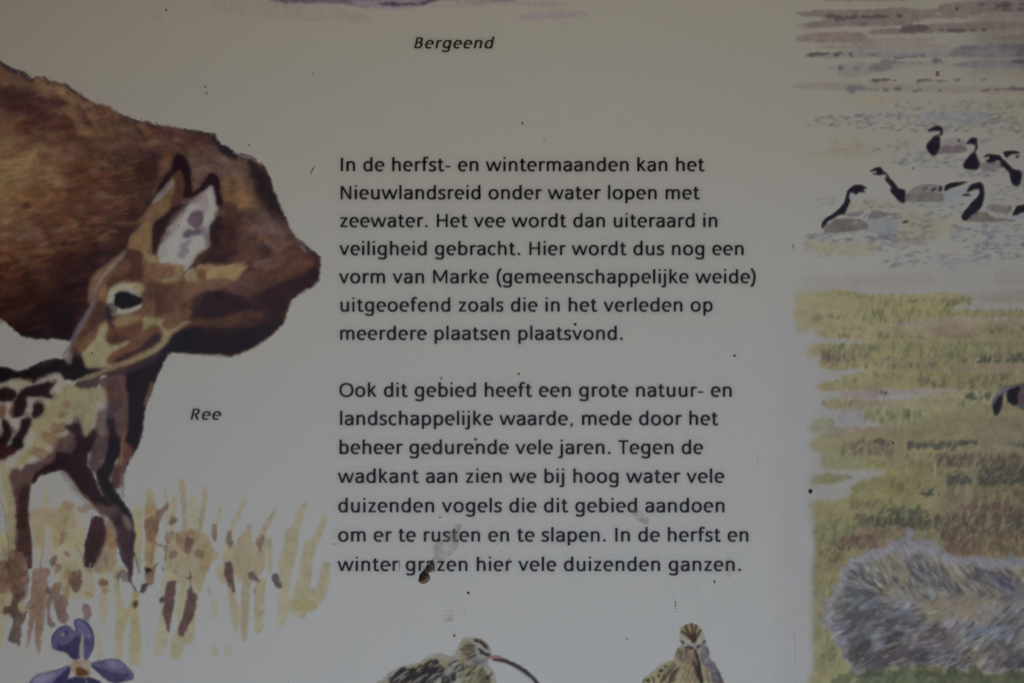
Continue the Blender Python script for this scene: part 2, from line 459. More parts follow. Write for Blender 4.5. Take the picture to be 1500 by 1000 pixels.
# ------------------------------------------------------------------ left side
def paint_grass():
    part('grass_print'); fr(180, 690, 3.703)
    Y1, Y2, Y3 = (140,135,108), (136,127,101), (144,140,119)
    tuft = lambda s, c=Y1, a=.82, **k: p(c, s, a, 1.8, .9, n=.06, **k)
    tuft('60,200 95,200 104,300 98,480 82,560 60,420 52,300')
    tuft('135,100 160,110 178,190 180,320 175,420 168,560 120,560 118,400 120,180', Y2)
    tuft('220,82 232,84 246,160 250,260 246,340 236,330 226,200', Y1)
    tuft('262,138 288,136 290,200 282,300 262,380 258,240')
    tuft('305,50 325,45 340,90 348,220 350,330 326,330 318,200', Y2)
    tuft('360,150 385,130 406,150 412,240 400,330 360,320 356,220', Y3)
    tuft('432,92 446,85 458,110 450,200 432,300 410,330 412,260 426,180', Y2)
    tuft('522,195 536,195 528,240 520,280 508,282 512,236')
    tuft('640,170 665,150 668,165 640,230 606,320 584,330 590,280')
    tuft('230,380 260,330 300,320 360,310 420,320 470,365 500,430 520,440 515,475 470,500 450,560 425,640 405,650 380,610 330,600 280,620 240,560 222,470', Y2)
    tuft('445,370 470,368 480,440 470,520 440,560 415,480 430,420', (134,120,92))
    tuft('560,420 600,400 640,340 688,282 696,300 700,380 740,430 772,440 770,520 700,600 640,600 600,560 560,540 540,470', Y2)
    tuft('505,540 545,505 560,540 560,600 545,610 520,590', Y1)
    tuft('740,330 790,250 828,202 832,215 800,290 776,340 770,430 730,420', Y2)
    tuft('784,360 798,350 810,380 812,460 806,540 790,545 782,450')
    tuft('880,315 905,310 940,220 985,165 1002,165 980,240 955,330 952,400 935,480 910,560 900,650 865,650 850,560 846,480 866,420')
    tuft('560,330 590,330 600,420 600,460 560,470 552,420')
    tuft('990,380 1012,372 1040,340 1078,250 1098,235 1104,255 1085,330 1052,400 1035,480 1020,580 1010,680 990,785 940,785 905,760 900,715 930,640 950,570 970,470')
    tuft('1090,495 1115,490 1126,520 1118,600 1095,680 1060,730 1020,755 985,740 980,710 1020,640 1055,620 1070,560')
    tuft('900,700 1030,700 1050,740 1000,755 920,750', (136,128,92), .6)
    tuft('570,600 600,640 622,700 630,760 618,860 600,865 588,780 575,690')
    tuft('652,590 690,595 688,680 682,800 672,900 655,918 640,900 638,800 640,700', Y2)
    tuft('716,600 770,580 768,700 756,850 735,880 712,840 714,700')
    tuft('848,650 900,640 895,740 880,830 862,860 840,820 842,740', Y3)
    tuft('215,560 285,560 290,700 262,830 245,930 215,985 170,995 172,930 190,820 214,700', Y3)
    tuft('320,600 405,650 400,760 375,930 335,935 312,1010 260,1010 262,930 300,820 290,760')
    tuft('480,700 500,690 516,720 510,790 490,795 474,750', Y3, .7)
    tuft('478,950 500,945 514,970 510,1000 476,1000', Y3, .7); tuft('556,950 580,945 592,960 582,1000 556,1000', Y3, .7)
    tuft('-10,780 30,740 80,700 92,760 96,860 96,1000 40,1000 36,900 40,800 5,840 -20,850', Y1)
    # left part, frame J
    fr(0, 780, 4.546)
    tuft('225,-120 300,-90 310,0 300,120 280,200 250,200 235,100', Y3, .7)
    tuft('330,-100 440,-160 560,-100 560,60 555,200 470,340 400,330 350,240 330,60', Y3, .75)
    tuft('420,160 560,220 620,260 620,420 520,440 440,420 400,320', (138,132,108), .7)
    tuft('0,20 60,0 100,60 110,200 60,300 0,300 -300,320 -300,40', (132,124,98), .8)
    tuft('700,0 760,20 780,140 760,240 720,262 690,240 700,160', (128,112,86), .8)
    tuft('660,220 720,230 730,330 722,460 715,560 690,600 668,560 664,420', Y3)
    tuft('750,240 830,230 800,300 808,420 835,520 830,600 818,760 812,830 775,840 770,700 775,560 764,400')
    tuft('880,400 930,400 930,520 930,700 930,860 905,880 868,860 870,700 874,560')
    tuft('925,400 880,480 840,580 830,560 870,470 900,400', (136,124,94))
    tuft('640,660 660,690 680,780 678,840 645,838 640,740', Y3, .8)
    tuft('960,-170 1050,-160 1050,40 1020,200 1040,230 1020,330 980,350 962,290 970,120', (134,118,88))
    tuft('0,280 90,300 130,420 160,480 200,500 150,560 60,560 0,540 -300,560 -300,300', (134,124,98), .8)
    tuft('0,560 40,540 20,660 10,760 0,760 -60,760 -60,560', Y3); tuft('120,700 135,690 130,800 122,812 115,780', Y3, .8)
    BR, PU = (112,90,76), (84,64,68)
    b = lambda s, c=BR, a=.8, **k: p(c, s, a*.95, 1.6, 1., n=.12, **k)
    b('225,240 330,236 318,320 312,460 300,560 280,680 262,795 245,780 232,690 236,570 226,600 205,690 185,765 178,740 192,560 205,400 215,300', (116,92,80), .85)
    b('240,420 290,400 280,520 240,560 215,500', (108,84,76), .5)
    b('40,180 120,80 170,130 185,250 190,330 170,440 120,440 60,380 30,330 -300,360 -300,240', (98,76,68), .85)
    b('60,100 120,40 150,120 165,300 130,420 75,400 50,280', (88,66,64), .7)
    b('0,280 45,290 65,340 50,390 0,400 -200,400 -200,280', (100,74,72), .85)
    b('95,350 150,380 160,420 125,460 120,500 140,530 182,520 165,580 145,620 138,690 128,755 110,740 50,715 70,640 90,590 70,540 30,540 30,490 70,470', (78,60,66), .9)
    b('330,380 375,330 405,340 400,410 440,420 455,470 436,520 460,560 440,595 400,600 375,540 355,460 340,470 336,560 370,605 350,630 325,620 310,540 315,440', (94,72,72), .8)
    b('360,470 405,450 430,500 440,560 410,590 385,560', (106,86,86), .8)
    b('355,340 385,330 400,360 395,400 355,410', (116,96,80), .8); b('415,370 460,360 462,420 440,480 420,440', (118,98,80), .8)
    b('460,260 530,250 542,280 540,360 520,395 495,402 480,370 460,330', (92,68,66), .92); b('435,250 480,240 470,300 450,310 430,290', (124,104,82), .8)
    b('550,480 580,470 606,500 606,545 590,580 570,580 552,540', (104,84,86), .9)
    b('655,315 690,305 725,325 722,345 690,355 660,345', (104,70,60), .9); b('680,370 710,362 722,385 705,410 682,400', (130,108,86), .8)
    b('560,395 600,388 632,400 625,420 580,425', (128,108,84), .8)
    b('425,125 445,122 468,145 460,160 435,148', (114,80,66), .9)
    b('330,180 355,150 378,150 382,180 362,225 345,230 332,210', (92,70,64), .85); b('365,215 395,205 412,225 395,255 370,270 358,250', (110,84,72), .8)
    b('400,0 450,0 440,40 420,70 395,85 392,50', (118,94,78), .85)
    b('380,-30 400,-100 470,-120 440,-60 420,0 400,20', (116,92,76), .6)
    b('390,-190 430,-215 500,-190 480,-150 420,-140 385,-160', (124,102,82), .8); b('510,-170 540,-175 600,-200 610,-160 560,-130 520,-140', (124,104,84), .75)
    b('320,360 345,380 330,410 300,400', (84,64,66), .8)
    fr(0, 640, 6.25)
    tuft('405,480 435,475 445,560 440,660 400,660 402,560'); tuft('530,600 556,590 560,650 535,660', Y3)
    tuft('280,690 400,640 500,660 620,650 680,720 690,820 620,860 560,850 540,1000 480,1000 470,860 410,800 400,1000 320,1000 300,860', Y2, .8)
    tuft('620,860 760,860 790,900 770,1000 600,1000', Y1, .75); tuft('1225,660 1280,650 1300,760 1290,1000 1230,1000 1240,840', Y1)
    tuft('-60,870 60,900 90,1000 -60,1000', Y1, .8); tuft('0,280 40,290 60,420 100,640 100,1000 70,1000 40,700 10,480', (138,132,104), .5)
    # frame K browns
    fr(180, 690, 3.703)
    b('120,260 160,240 215,190 240,172 250,190 215,240 195,290 185,340 165,380 130,365 118,310', (108,82,70), .9)
    b('130,360 200,390 240,405 235,420 170,395 130,380', (118,96,74), .8)
    b('250,270 268,250 300,258 290,272 270,290 252,288', (98,74,70), .85); b('232,330 265,322 272,350 262,380 240,388 226,360', (112,90,76), .8)
    b('290,340 360,322 410,320 425,345 395,390 372,420 360,450 340,440 310,420 290,390', (122,100,80), .7); b('340,370 365,360 385,370 370,410 352,450 335,430', (92,70,70), .8)
    b('255,440 285,428 302,440 288,470 262,480 250,460', (108,86,76), .8); b('392,435 420,422 442,440 432,468 405,472 390,455', (120,98,78), .8)
    b('478,285 510,285 512,310 505,375 490,378 482,330', (116,92,78), .85)
    b('568,325 590,320 588,360 602,378 590,412 570,400 562,370', (92,72,68), .85); b('722,360 770,345 765,380 752,430 735,425 720,390', (112,90,76), .85)
    b('120,525 150,518 156,545 125,552', (40,32,44), .95); b('130,550 170,540 176,580 160,612 130,600 118,570', (118,92,78), .8)
    b('104,610 132,606 130,635 112,660 92,655 95,635', (72,54,62), .95); b('58,705 78,695 84,720 68,742 54,730', (74,54,60), .95); b('195,690 215,682 228,700 212,716 195,712', (76,56,64), .95)
    b('245,600 285,590 288,620 278,720 262,800 250,870 240,860 218,790 215,765 222,700 232,640', (86,64,70), .95)
    b('365,612 380,650 402,668 398,720 385,780 350,850 320,898 300,880 300,850 320,790 340,720 350,660', (84,62,70), .95)
    b('560,490 590,490 598,540 602,600 610,655 600,660 570,610 550,560 550,510', (88,66,68), .95)
    b('680,550 705,542 720,565 748,598 730,600 705,592 684,580', (84,66,72), .9); b('705,630 716,635 722,665 715,675 706,655', (110,86,80), .7)
    b('812,560 840,552 850,580 862,630 835,628 808,590', (84,64,70), .92); b('460,625 480,655 478,670 462,650', (122,100,92), .7)
    l((58,48,60), '276,544 300,546', 5); l((58,48,60), '362,545 366,580 336,572', 5); l((70,56,62), '362,570 370,640', 9)
    l((60,52,60), '234,424 232,490', 8, .8); l((70,60,64), '160,400 150,500', 4, .6); l((96,70,66), '190,495 170,520 160,560', 12, .8); l((80,58,62), '210,520 222,535', 14, .8)
    l((88,84,90), '66,440 92,550', 5, .4)
    fr(0, 780, 4.546)
    for s in ('50,0 60,60 40,170', '285,110 270,200 265,300', '510,80 560,200', '1015,80 1010,200', '690,60 715,220', '20,90 40,160'): l((66,60,66), s, 5, .6)
    dabs([(96,76,72), (112,92,80), (84,66,66)], 0, 150, 200, 540, 26, 60, (5, 12), (3, 6), .45)
    fr()

BODY = '-75,62 -30,78 0,92 20,103 32,111 45,114 62,111 75,119 95,124 115,137 135,150 160,160 185,170 215,180 250,186 290,192 310,197 322,209 345,226 362,233 372,236 384,240 393,256 402,279 412,304 425,334 436,352 450,361 466,372 471,381 468,402 460,418 440,429 425,444 419,466 413,477 395,493 370,508 350,518 337,522 310,519 275,518 255,517 246,521 232,548 222,575 214,598 210,625 206,644 199,660 190,674 183,690 179,692 176,684 168,640 160,560 120,500 104,500 82,497 60,497 36,494 22,484 10,476 0,467 -75,440'
BC = [(2,250,(112,100,68)),(24,262,(106,90,64)),(40,235,(106,90,62)),(60,250,(98,80,56)),(30,285,(100,82,56)),(80,262,(94,78,58)),(120,245,(82,58,42)),(100,225,(100,84,62)),(70,300,(86,64,48)),(20,310,(94,76,52)),(60,330,(80,60,46)),(110,330,(70,48,38)),(30,365,(78,58,44)),(80,365,(62,42,36)),(140,270,(74,50,42)),(180,262,(58,40,34)),(222,250,(50,34,34)),(50,290,(80,58,42)),(100,300,(70,46,36)),
 (150,300,(66,44,38)),(30,340,(76,62,50)),(80,340,(66,44,36)),(130,330,(60,40,34)),(180,330,(50,32,32)),(50,375,(54,34,32)),(100,380,(46,28,30)),(150,380,(44,30,32)),
 (15,375,(66,44,36)),(10,395,(62,40,34)),(60,390,(60,42,38)),(100,402,(44,28,32)),(20,412,(58,40,34)),(50,430,(44,28,28)),(100,430,(36,22,26)),(20,450,(38,26,28)),
 (60,462,(32,22,26)),(90,472,(28,20,26)),(120,440,(42,26,28)),(50,485,(30,20,26)),(-50,300,(90,76,50)),(-50,400,(50,34,30)),(-50,150,(60,44,40)),(-40,220,(100,88,56)),
 (15,118,(76,60,50)),(20,140,(54,38,40)),(55,118,(96,82,60)),(50,140,(62,44,44)),(100,138,(100,84,60)),(80,150,(70,52,48)),(30,160,(52,34,38)),(95,172,(84,64,50)),(60,172,(58,38,38)),
 (130,165,(92,72,52)),(150,180,(84,64,50)),(100,192,(66,46,38)),(40,190,(76,54,42)),(60,207,(84,68,50)),(20,215,(90,74,52)),(170,195,(86,68,52)),(110,212,(72,50,44)),
 (160,215,(76,58,50)),(200,200,(84,66,52)),(250,205,(74,54,48)),(300,208,(64,46,42)),(280,236,(84,68,58)),(330,238,(86,72,64)),(352,252,(84,70,60)),(342,275,(104,84,58)),
 (356,290,(108,86,58)),(372,246,(78,62,54)),(384,268,(54,40,38)),(398,308,(58,44,40)),(332,302,(72,52,42)),(372,320,(82,66,58)),(348,322,(62,42,38)),(325,332,(44,30,32)),
 (322,342,(48,32,32)),(342,342,(60,42,36)),(360,358,(70,50,42)),(390,345,(86,72,66)),(412,360,(86,66,54)),(440,374,(74,52,40)),(462,384,(54,34,32)),(430,395,(80,54,42)),
 (402,400,(76,52,42)),(372,420,(72,52,46)),(342,420,(70,50,44)),(318,440,(44,28,30)),(290,440,(46,28,32)),(380,452,(50,32,32)),(350,456,(66,46,38)),(322,470,(66,44,36)),
 (402,430,(48,30,32)),(440,412,(38,26,30)),(460,402,(34,22,28)),(402,470,(46,30,30)),(300,492,(38,24,28)),(350,502,(34,22,28)),(278,500,(32,24,28)),(390,490,(38,26,28)),
 (260,470,(58,38,32)),(215,560,(40,28,34)),(205,610,(44,28,34)),(200,660,(48,34,34)),(240,520,(36,26,32)),(192,600,(42,30,36))]

def paint_doe():
    part('deer_print'); fr()
    p(BC, BODY, 1, 1.5, 1.3, n=.12, e=.35)
    pl = '-70,80 0,100 45,120 110,140 180,172 300,198 345,232 380,246 405,300 430,350 462,378 462,400 430,430 412,470 340,516 260,512 200,470 110,492 30,486 0,460 -70,436'
    def ang(x, y):
        if x > 370 and y < 340: return -62
        if y > 380 and x > 260: return 20
        if x > 250 and y < 330: return -20
        return 4 if y < 330 else 14
    fur(pl, BC, 700, ang, (12, 40), (4, 11), .27, .5, 2.0)
    fur(pl, BC, 1300, ang, (7, 22), (1.2, 3.4), .24, .38, 1.2)
    fur('-70,380 0,380 180,350 160,420 110,490 30,484 0,460 -70,430', [(60,440,(70,46,36))], 90, 14, (14, 40), (1.2, 3), .2, .2, 1.3)
    RB_ = [(0,0,(78,50,38)),(1,1,(88,60,44)),(2,2,(66,42,36)),(3,3,(98,80,60)),(4,4,(92,70,54))]
    for k_ in range(5):
        fur('-70,200 0,215 80,215 150,215 200,260 200,330 170,360 100,380 0,400 -70,400', [RB_[k_]], (34, 30, 30, 26, 22)[k_], 8, (16, 38), (3.5, 9), .1, .5, .9, .12)
    fur('-70,100 30,120 110,150 180,190 240,200 240,230 120,225 0,215 -70,200', [(0,0,(60,40,40))], 50, -6, (14, 36), (3, 8), .14, .45, .9)
    fur('290,300 360,300 420,350 440,380 380,400 330,360', [(0,0,(92,72,56))], 30, 40, (10, 22), (2, 5), .2, .4, .9)
    fur('-70,390 0,400 140,370 150,400 130,440 100,480 0,460', [(0,0,(36,24,28))], 44, 14, (16, 40), (2, 5), .2, .5, .9)
    # frame A: back
    fr(0, 80, 6.25)
    for s, c, a in (('0,590 60,540 150,520 260,560 220,600 120,640 0,650', (96,78,54), .3), ('100,650 180,620 300,640 260,700 150,700 100,690', (70,44,36), .7),
        ('260,330 330,310 400,400 600,430 620,460 480,470 300,440 250,390', (56,38,44), .6), ('480,300 560,290 650,350 700,450 660,470 600,380 520,350', (112,94,66), .6),
        ('310,260 400,270 440,350 450,400 400,380 340,330', (98,82,60), .6), ('150,470 300,460 350,520 200,540 100,500', (48,30,36), .5),
        ('560,480 700,470 740,600 780,700 700,660 620,560', (98,78,58), .7), ('480,600 620,560 680,650 560,680 460,660', (62,38,34), .6),
        ('700,480 760,480 800,560 830,650 780,660 740,560', (48,34,44), .8), ('700,680 780,660 830,710 780,740 720,720', (104,74,50), .7),
        ('280,760 420,740 600,730 860,800 800,840 600,850 400,830', (72,50,44), .7), ('80,800 300,820 350,870 220,880 100,850', (78,56,50), .7),
        ('300,850 440,820 560,860 520,920 400,900 320,890', (102,86,62), .6), ('580,880 800,870 760,930 600,950', (78,60,54), .6),
        ('0,780 120,790 80,860 0,900', (108,92,64), .5), ('900,450 1050,500 1100,560 950,560', (92,66,46), .7), ('700,700 1000,690 1080,740 800,760', (100,80,58), .6),
        ('0,130 70,190 30,200 0,190', (92,60,46), .8)):
        p(c, s, a, 1.8, 2, n=.1)
    for s, w_ in (('890,500 930,580 960,600', 9), ('890,590 930,660 985,745', 11), ('985,570 1030,640 1090,725', 11), ('1100,590 1150,620 1180,660', 11), ('1140,705 1200,760 1270,800', 12),
              ('1215,620 1260,690 1330,780', 13), ('1100,905 1120,950 1160,990', 10), ('1280,850 1340,910 1430,970', 7), ('1340,850 1400,910 1460,930', 8), ('210,612 280,628 460,616', 11), ('350,690 430,668 560,680', 10),
              ('760,520 790,600 830,645', 12), ('770,480 820,500 830,540', 9), ('980,940 1030,1000', 10), ('300,440 260,480', 9), ('540,500 600,560', 10), ('850,430 900,500', 7)):
        l((42,30,42), s, w_, .8, .8)
    # ragged pencil line along the back
    for s, w_ in (('-200,-10 0,70 90,140 200,160 280,220 310,235', 26), ('-200,20 0,90 110,170 160,180 120,160', 8), ('0,60 60,110 150,150 250,200', 18), ('200,180 250,235 320,225', 26),
                  ('330,200 390,245', 30), ('400,198 440,250 480,250', 30), ('490,235 560,275', 20), ('585,262 640,310 690,350', 22), ('560,280 680,340 740,390 810,440', 14), ('735,350 760,385', 16),
                  ('820,420 860,455', 34), ('860,450 1000,505 1110,560', 7), ('1105,545 1145,580', 26), ('1150,570 1300,620 1500,680', 9), ('1215,590 1240,620', 34), ('1340,610 1400,650 1470,690', 22), ('1360,640 1500,720', 26)):
        l((44,34,42) if w_ != 34 else (72,44,42), s, w_, .82, 1.)
    # frame B: flank
    fr(0, 230, 6.25)
    for s, c, a in (('520,60 700,40 820,10 860,60 700,110 560,110', (86,54,40), .6), ('0,180 60,200 60,260 20,380 0,380', (110,100,60), .5), ('380,170 540,140 600,220 560,290 440,240', (98,82,60), .6),
        ('580,220 740,160 900,100 920,120 780,170 640,230', (100,78,58), .6), ('540,300 700,270 760,250 720,310 600,330', (54,36,34), .5), ('560,120 760,110 720,160 600,180', (58,34,32), .6),
        ('640,180 860,160 900,260 860,320 700,290', (80,52,40), .4), ('880,340 950,310 1010,360 940,370', (96,80,62), .8), ('470,560 570,530 540,560', (92,78,62), .8), ('640,490 740,450 860,480 760,490', (90,74,58), .6),
        ('460,690 560,640 680,620 700,640 600,650 520,690', (90,76,62), .7), ('20,700 200,660 300,620 390,690 370,730 260,740 180,780 120,720', (88,76,62), .8), ('0,740 150,710 180,760 100,820 0,810', (82,60,46), .6),
        ('200,660 420,600 500,570 470,620 380,680', (58,36,32), .5), ('210,420 300,430 280,470 220,470', (58,34,34), .7), ('910,550 970,540 980,590 930,600', (48,30,32), .7), ('0,540 120,550 200,570 90,580 0,570', (96,82,58), .6),
        ('930,90 1050,80 1080,130 1000,160', (88,70,58), .6), ('1080,80 1180,80 1200,110 1100,120', (84,66,54), .6), ('1050,180 1300,160 1480,140 1400,200 1150,260', (44,28,32), .4),
        ('820,160 1000,200 1100,260 980,290 900,270', (72,46,38), .5), ('1060,420 1150,380 1180,440 1100,470', (82,56,44), .4)):
        p(c, s, a, 2.2, 2, n=.1)
    for s, w_ in (('990,0 1040,80 1085,115', 12), ('1120,0 1150,50 1200,90', 11), ('920,100 960,140 1010,175', 7), ('1380,0 1440,45', 7), ('900,240 940,290 1010,330', 9)): l((42,30,42), s, w_, .8, .8)
    # frame D: shoulder above the ears
    fr(180, 180, 6.25)
    for s, c, a in (('230,40 300,60 330,100 250,110', (92,54,44), .6), ('110,0 220,20 230,60 150,60', (110,84,60), .6), ('280,90 450,80 560,100 600,140 420,130', (60,40,42), .6), ('500,180 600,170 620,260 560,290 520,230', (62,42,40), .7),
        ('350,240 420,260 440,330 380,320', (98,66,44), .6), ('340,340 440,320 420,400 340,520 310,620 270,620 320,500', (90,72,50), .7), ('680,300 760,270 820,300 780,330', (92,72,56), .5), ('600,320 760,330 950,380 1100,470 1000,520 880,500 760,470 640,480', (88,74,66), .6),
        ('960,520 1010,500 1040,600 1010,690 975,660', (78,54,42), .7), ('1020,490 1080,480 1120,560 1060,600', (112,92,62), .6), ('1010,670 1080,620 1150,640 1160,760 1080,780 1020,720', (112,88,58), .6), ('910,520 970,500 970,600 930,700 910,640', (104,84,58), .6),
        ('930,720 1020,700 1060,880 1060,990 920,990', (66,46,40), .6), ('1110,800 1200,760 1240,860 1180,950 1120,920', (72,52,44), .5), ('1250,860 1340,830 1400,1000 1280,1000', (92,80,74), .6)):
        p(c, s, a, 1.8, 1.6, n=.1)
    p((38,30,38), '800,100 850,120 880,175 960,220 1030,280 1040,330 980,335 920,300 880,260 860,220 800,160', .9, 1.8, 2.5)
    p((46,34,36), '1150,360 1220,370 1270,400 1300,470 1340,500 1370,600 1400,700 1440,800 1470,850 1440,870 1400,800 1340,760 1290,740 1240,680 1200,600 1180,500', .85, 2.2, 3)
    fur('1150,360 1270,400 1340,500 1400,700 1470,850 1400,820 1240,680 1180,500', [(0,0,(34,26,32)),(1,1,(60,44,42)),(2,2,(44,32,36))][0:1], 90, -68, (6, 14), (1.4, 3), .3, .7)
    for s, w_ in (('600,75 680,70 760,100 830,110', 10), ('620,90 760,110 800,130', 8), ('730,100 830,100 850,125', 16), ('1030,310 1080,290 1140,300 1190,310', 14), ('1080,330 1200,330 1220,350', 20), ('1265,350 1280,390', 12), ('1300,400 1320,470 1360,520', 12), ('1340,480 1380,600', 14),
                  ('740,340 830,360 880,380', 8), ('920,400 1020,470', 5), ('1430,780 1470,860', 10), ('1440,780 1440,850 1500,920', 8), ('10,80 60,130 130,180', 13), ('100,0 140,60 210,150', 13), ('200,230 260,290 310,340', 8), ('150,240 200,250', 7), ('230,240 300,290 340,300', 7)):
        l((40,32,42), s, w_, .75, .9)
    # frame F: neck
    fr(240, 330, 5)
    for s, c, a in (('240,300 300,290 480,290 600,285 610,300 560,370 520,410 400,395 300,400 260,370', (122,106,76), .95), ('360,310 460,295 600,290 570,350 520,400 430,390', (124,110,78), .7), ('180,440 240,400 380,395 500,405 440,450 320,500 230,500', (100,74,58), .85),
        ('230,510 330,470 500,500 640,560 600,620 500,660 330,680 250,670 180,620', (42,28,32), .8), ('640,520 760,470 900,400 1060,350 1140,330 1130,420 1050,480 930,550 870,620 760,640 680,600', (42,28,32), .75), ('560,400 800,300 1000,260 1100,300 900,400 700,470 560,500', (80,56,44), .4),
        ('180,680 320,690 500,650 580,630 520,730 400,740 280,740 160,720', (72,50,40), .6), ('620,640 720,630 740,670 650,680', (76,52,42), .6), ('100,760 240,750 480,750 700,730 860,700 830,770 680,880 520,950 330,945 100,930 20,940 0,900', (33,24,30), .75),
        ('680,190 740,140 790,170 780,230 720,240', (46,30,34), .8), ('560,200 660,150 700,200 620,270 560,280', (80,56,42), .6), ('700,110 740,60 780,90 770,120 720,125', (94,66,48), .9), ('690,30 760,0 820,20 810,80 780,60 730,50 700,110', (96,84,82), .5), ('640,60 680,50 680,110 640,110', (50,34,36), .7),
        ('640,280 760,230 860,240 800,310 680,310', (88,72,68), .6), ('460,450 520,400 620,380 600,440 500,490', (80,64,60), .6), ('330,100 420,0 520,20 540,150 480,280 360,290 280,280 330,200', (44,28,30), .6), ('420,30 560,20 560,160 500,230 420,150', (58,40,36), .5)):
        p(c, s, a, 1.7, 1.4, n=.09)
    for s, w_ in (('960,95 1020,130 1060,190 1120,220', 20), ('1120,210 1145,260 1150,300', 9), ('650,280 720,230 820,240', 6), ('550,190 600,170', 7)): l((40,34,44), s, w_, .7, .9)
    l((140,136,126), '1000,145 1040,190', 16, .8)
    l((104,78,54), '1145,240 1155,290', 10, .6); l((110,84,56), '925,580 880,690', 14, .6, 1.2); l((104,72,54), '860,740 720,860 560,940 400,960 120,935', 9, .55)
    # the brown column under the throat
    fr(0, 500, 6.25)
    p((80,64,60), '940,330 1160,300 1180,420 1180,620 1180,820 1160,1000 1040,1000 1010,800 960,560 920,420', .97, 1.3, .6)
    p((64,46,46), '980,360 1080,350 1130,480 1110,620 1040,640 990,520', .6, 2.5, 1)
    p((36,27,34), '1160,240 1300,180 1480,60 1500,200 1440,260 1390,370 1340,540 1318,640 1310,760 1270,900 1230,1010 1120,1010 1175,800 1180,560 1160,420', .96, 1.4, 1)
    p((104,84,64), '1380,380 1400,380 1370,500 1330,580 1320,560', .8, 1.2, .5)
    fr(0, 640, 6.25)
    p((86,60,54), '1100,30 1210,100 1190,200 1150,260 1130,430 1060,470 1020,400 1080,200', .85, 1.6, 1)
    p((66,46,46), '1030,280 1100,260 1100,420 1060,470 1020,420', .8, 1.5)
    l((126,118,90), '1150,-60 1120,60 1110,200 1100,260', 16, .6, 1); l((90,88,92), '1140,200 1130,380 1125,560', 9, .6); l((110,110,112), '1100,420 1090,540', 12, .4, 1.2)
    dabs((84,82,88), 1090, 250, 1140, 560, 40, 85, (1, 3), (.8, 1.4), .5)
    fr()
def paint_fawn():
    part('fawn_print'); fr(0, 500, 6.25)
    q = lambda c, s, a=.96, sf=1.5, w=.9, **k: p(c, s, a, sf, w, **k)
    # breast and belly, bone white with yellow washes
    q((136,133,126), '-400,330 0,380 240,340 520,280 620,380 700,400 860,420 960,540 980,700 980,1020 560,1020 420,1120 200,1230 0,1260 -400,1250 -400,330', 1)
    q((125,121,95), '600,400 700,390 860,430 900,520 890,640 860,720 830,820 790,880 760,860 750,780 700,700 640,720 600,820 500,880 400,980 300,1040 160,1160 110,1180 200,1020 330,880 270,800 320,720 390,620 400,560 480,540 560,440', .95)
    q((128,122,96), '860,430 950,420 980,520 970,590 920,540 880,500', .8); q((125,120,95), '110,350 240,350 250,400 200,420 160,430 120,390', .85)
    q((123,119,95), '0,390 60,380 110,400 60,410 0,410 -400,420 -400,400', .5)
    # back band
    q((30,22,28), '-400,200 0,225 70,240 150,262 250,240 330,200 420,165 520,150 560,170 560,230 500,290 400,330 300,380 240,350 120,345 30,380 -20,380 -400,340', 1, 1.4, 1.6)
    q((56,40,48), '300,230 420,180 500,175 480,200 380,230', .5, 1.6)
    q((96,60,44), '240,345 300,345 270,385', .8); q((100,62,46), '510,250 540,245 545,300 515,280', .8)
    l((120,116,116), '300,395 400,340 480,300 520,295', 22, .6); dabs((84,80,86), 300, 300, 500, 410, 30, 30, (1.5, 4), (.8, 1.6), .5)
    # dark markings
    K = (36,24,30)
    for s in ('-400,420 0,420 60,412 130,440 160,470 120,540 50,555 0,555 -400,560', '110,600 150,500 200,430 300,400 420,365 480,370 500,350 525,355 480,420 460,470 490,500 480,525 400,515 260,510 250,560 240,620 210,680 120,700 85,690 80,650',
              '310,560 360,545 400,580 395,640 350,690 300,705 285,690 300,620', '200,710 240,690 285,700 280,760 240,860 200,920 140,930 105,900 170,820 190,760', '20,720 60,715 110,790 115,860 80,920 60,1000 20,1020 0,900 10,800',
              '-400,600 0,590 50,580 60,640 20,700 0,700 -400,720', '-400,860 0,870 40,960 120,920 200,900 215,960 120,1030 60,1060 0,1080 -400,1100'):
        q(K, s, .96, 1.2, .8)
    q((64,36,44), '-400,940 0,930 100,960 160,1000 80,1060 0,1100 -400,1100', .5)
    for s in ('80,660 110,570 130,560 110,690 85,695', '320,545 380,530 390,560 330,570', '480,460 520,470 525,510 490,525', '0,570 60,590 50,680 0,700 -60,660', '210,650 260,645 275,690 230,690', '115,780 155,820 140,860 115,850', '470,350 525,340 510,380'):
        q((104,76,68), s, .75, 1.3)
    l((132,128,122), '70,540 60,640 100,700 130,760 160,820', 14, .8); l((130,126,122), '0,740 20,800 15,850', 14, .7)
    for s in ('580,560 620,540 652,570 630,605 590,600', '530,670 580,640 628,655 590,700 545,712', '455,790 500,750 600,750 620,790 560,820 470,830'): q((112,90,74), s, .85, 1.2)
    q((116,98,76), '390,850 430,825 500,860 560,920 540,980 480,960 410,920', .9, 1.3, e=.5); q((118,98,76), '300,980 380,975 400,1010 330,1030 280,1020', .8)
    # thighs
    q((88,74,72), '690,680 740,720 780,880 850,820 880,700 900,630 960,620 980,700 985,1000 500,1000 560,900 640,820 660,720', .9, 1.6, 1)
    q((44,34,42), '600,780 680,740 740,760 780,880 850,800 890,820 880,900 820,1000 690,1000 700,880 640,820', .92, 1.8, 1)
    q((100,84,84), '900,640 960,610 970,760 940,900 900,860 880,740', .6, 1.8)
    q((40,31,42), '970,680 1010,560 1040,600 1050,760 1080,900 1100,1010 980,1010 985,860', .92, 1.6, 1)
    q((76,68,78), '980,560 1030,570 1040,680 990,700', .6, 1.8)
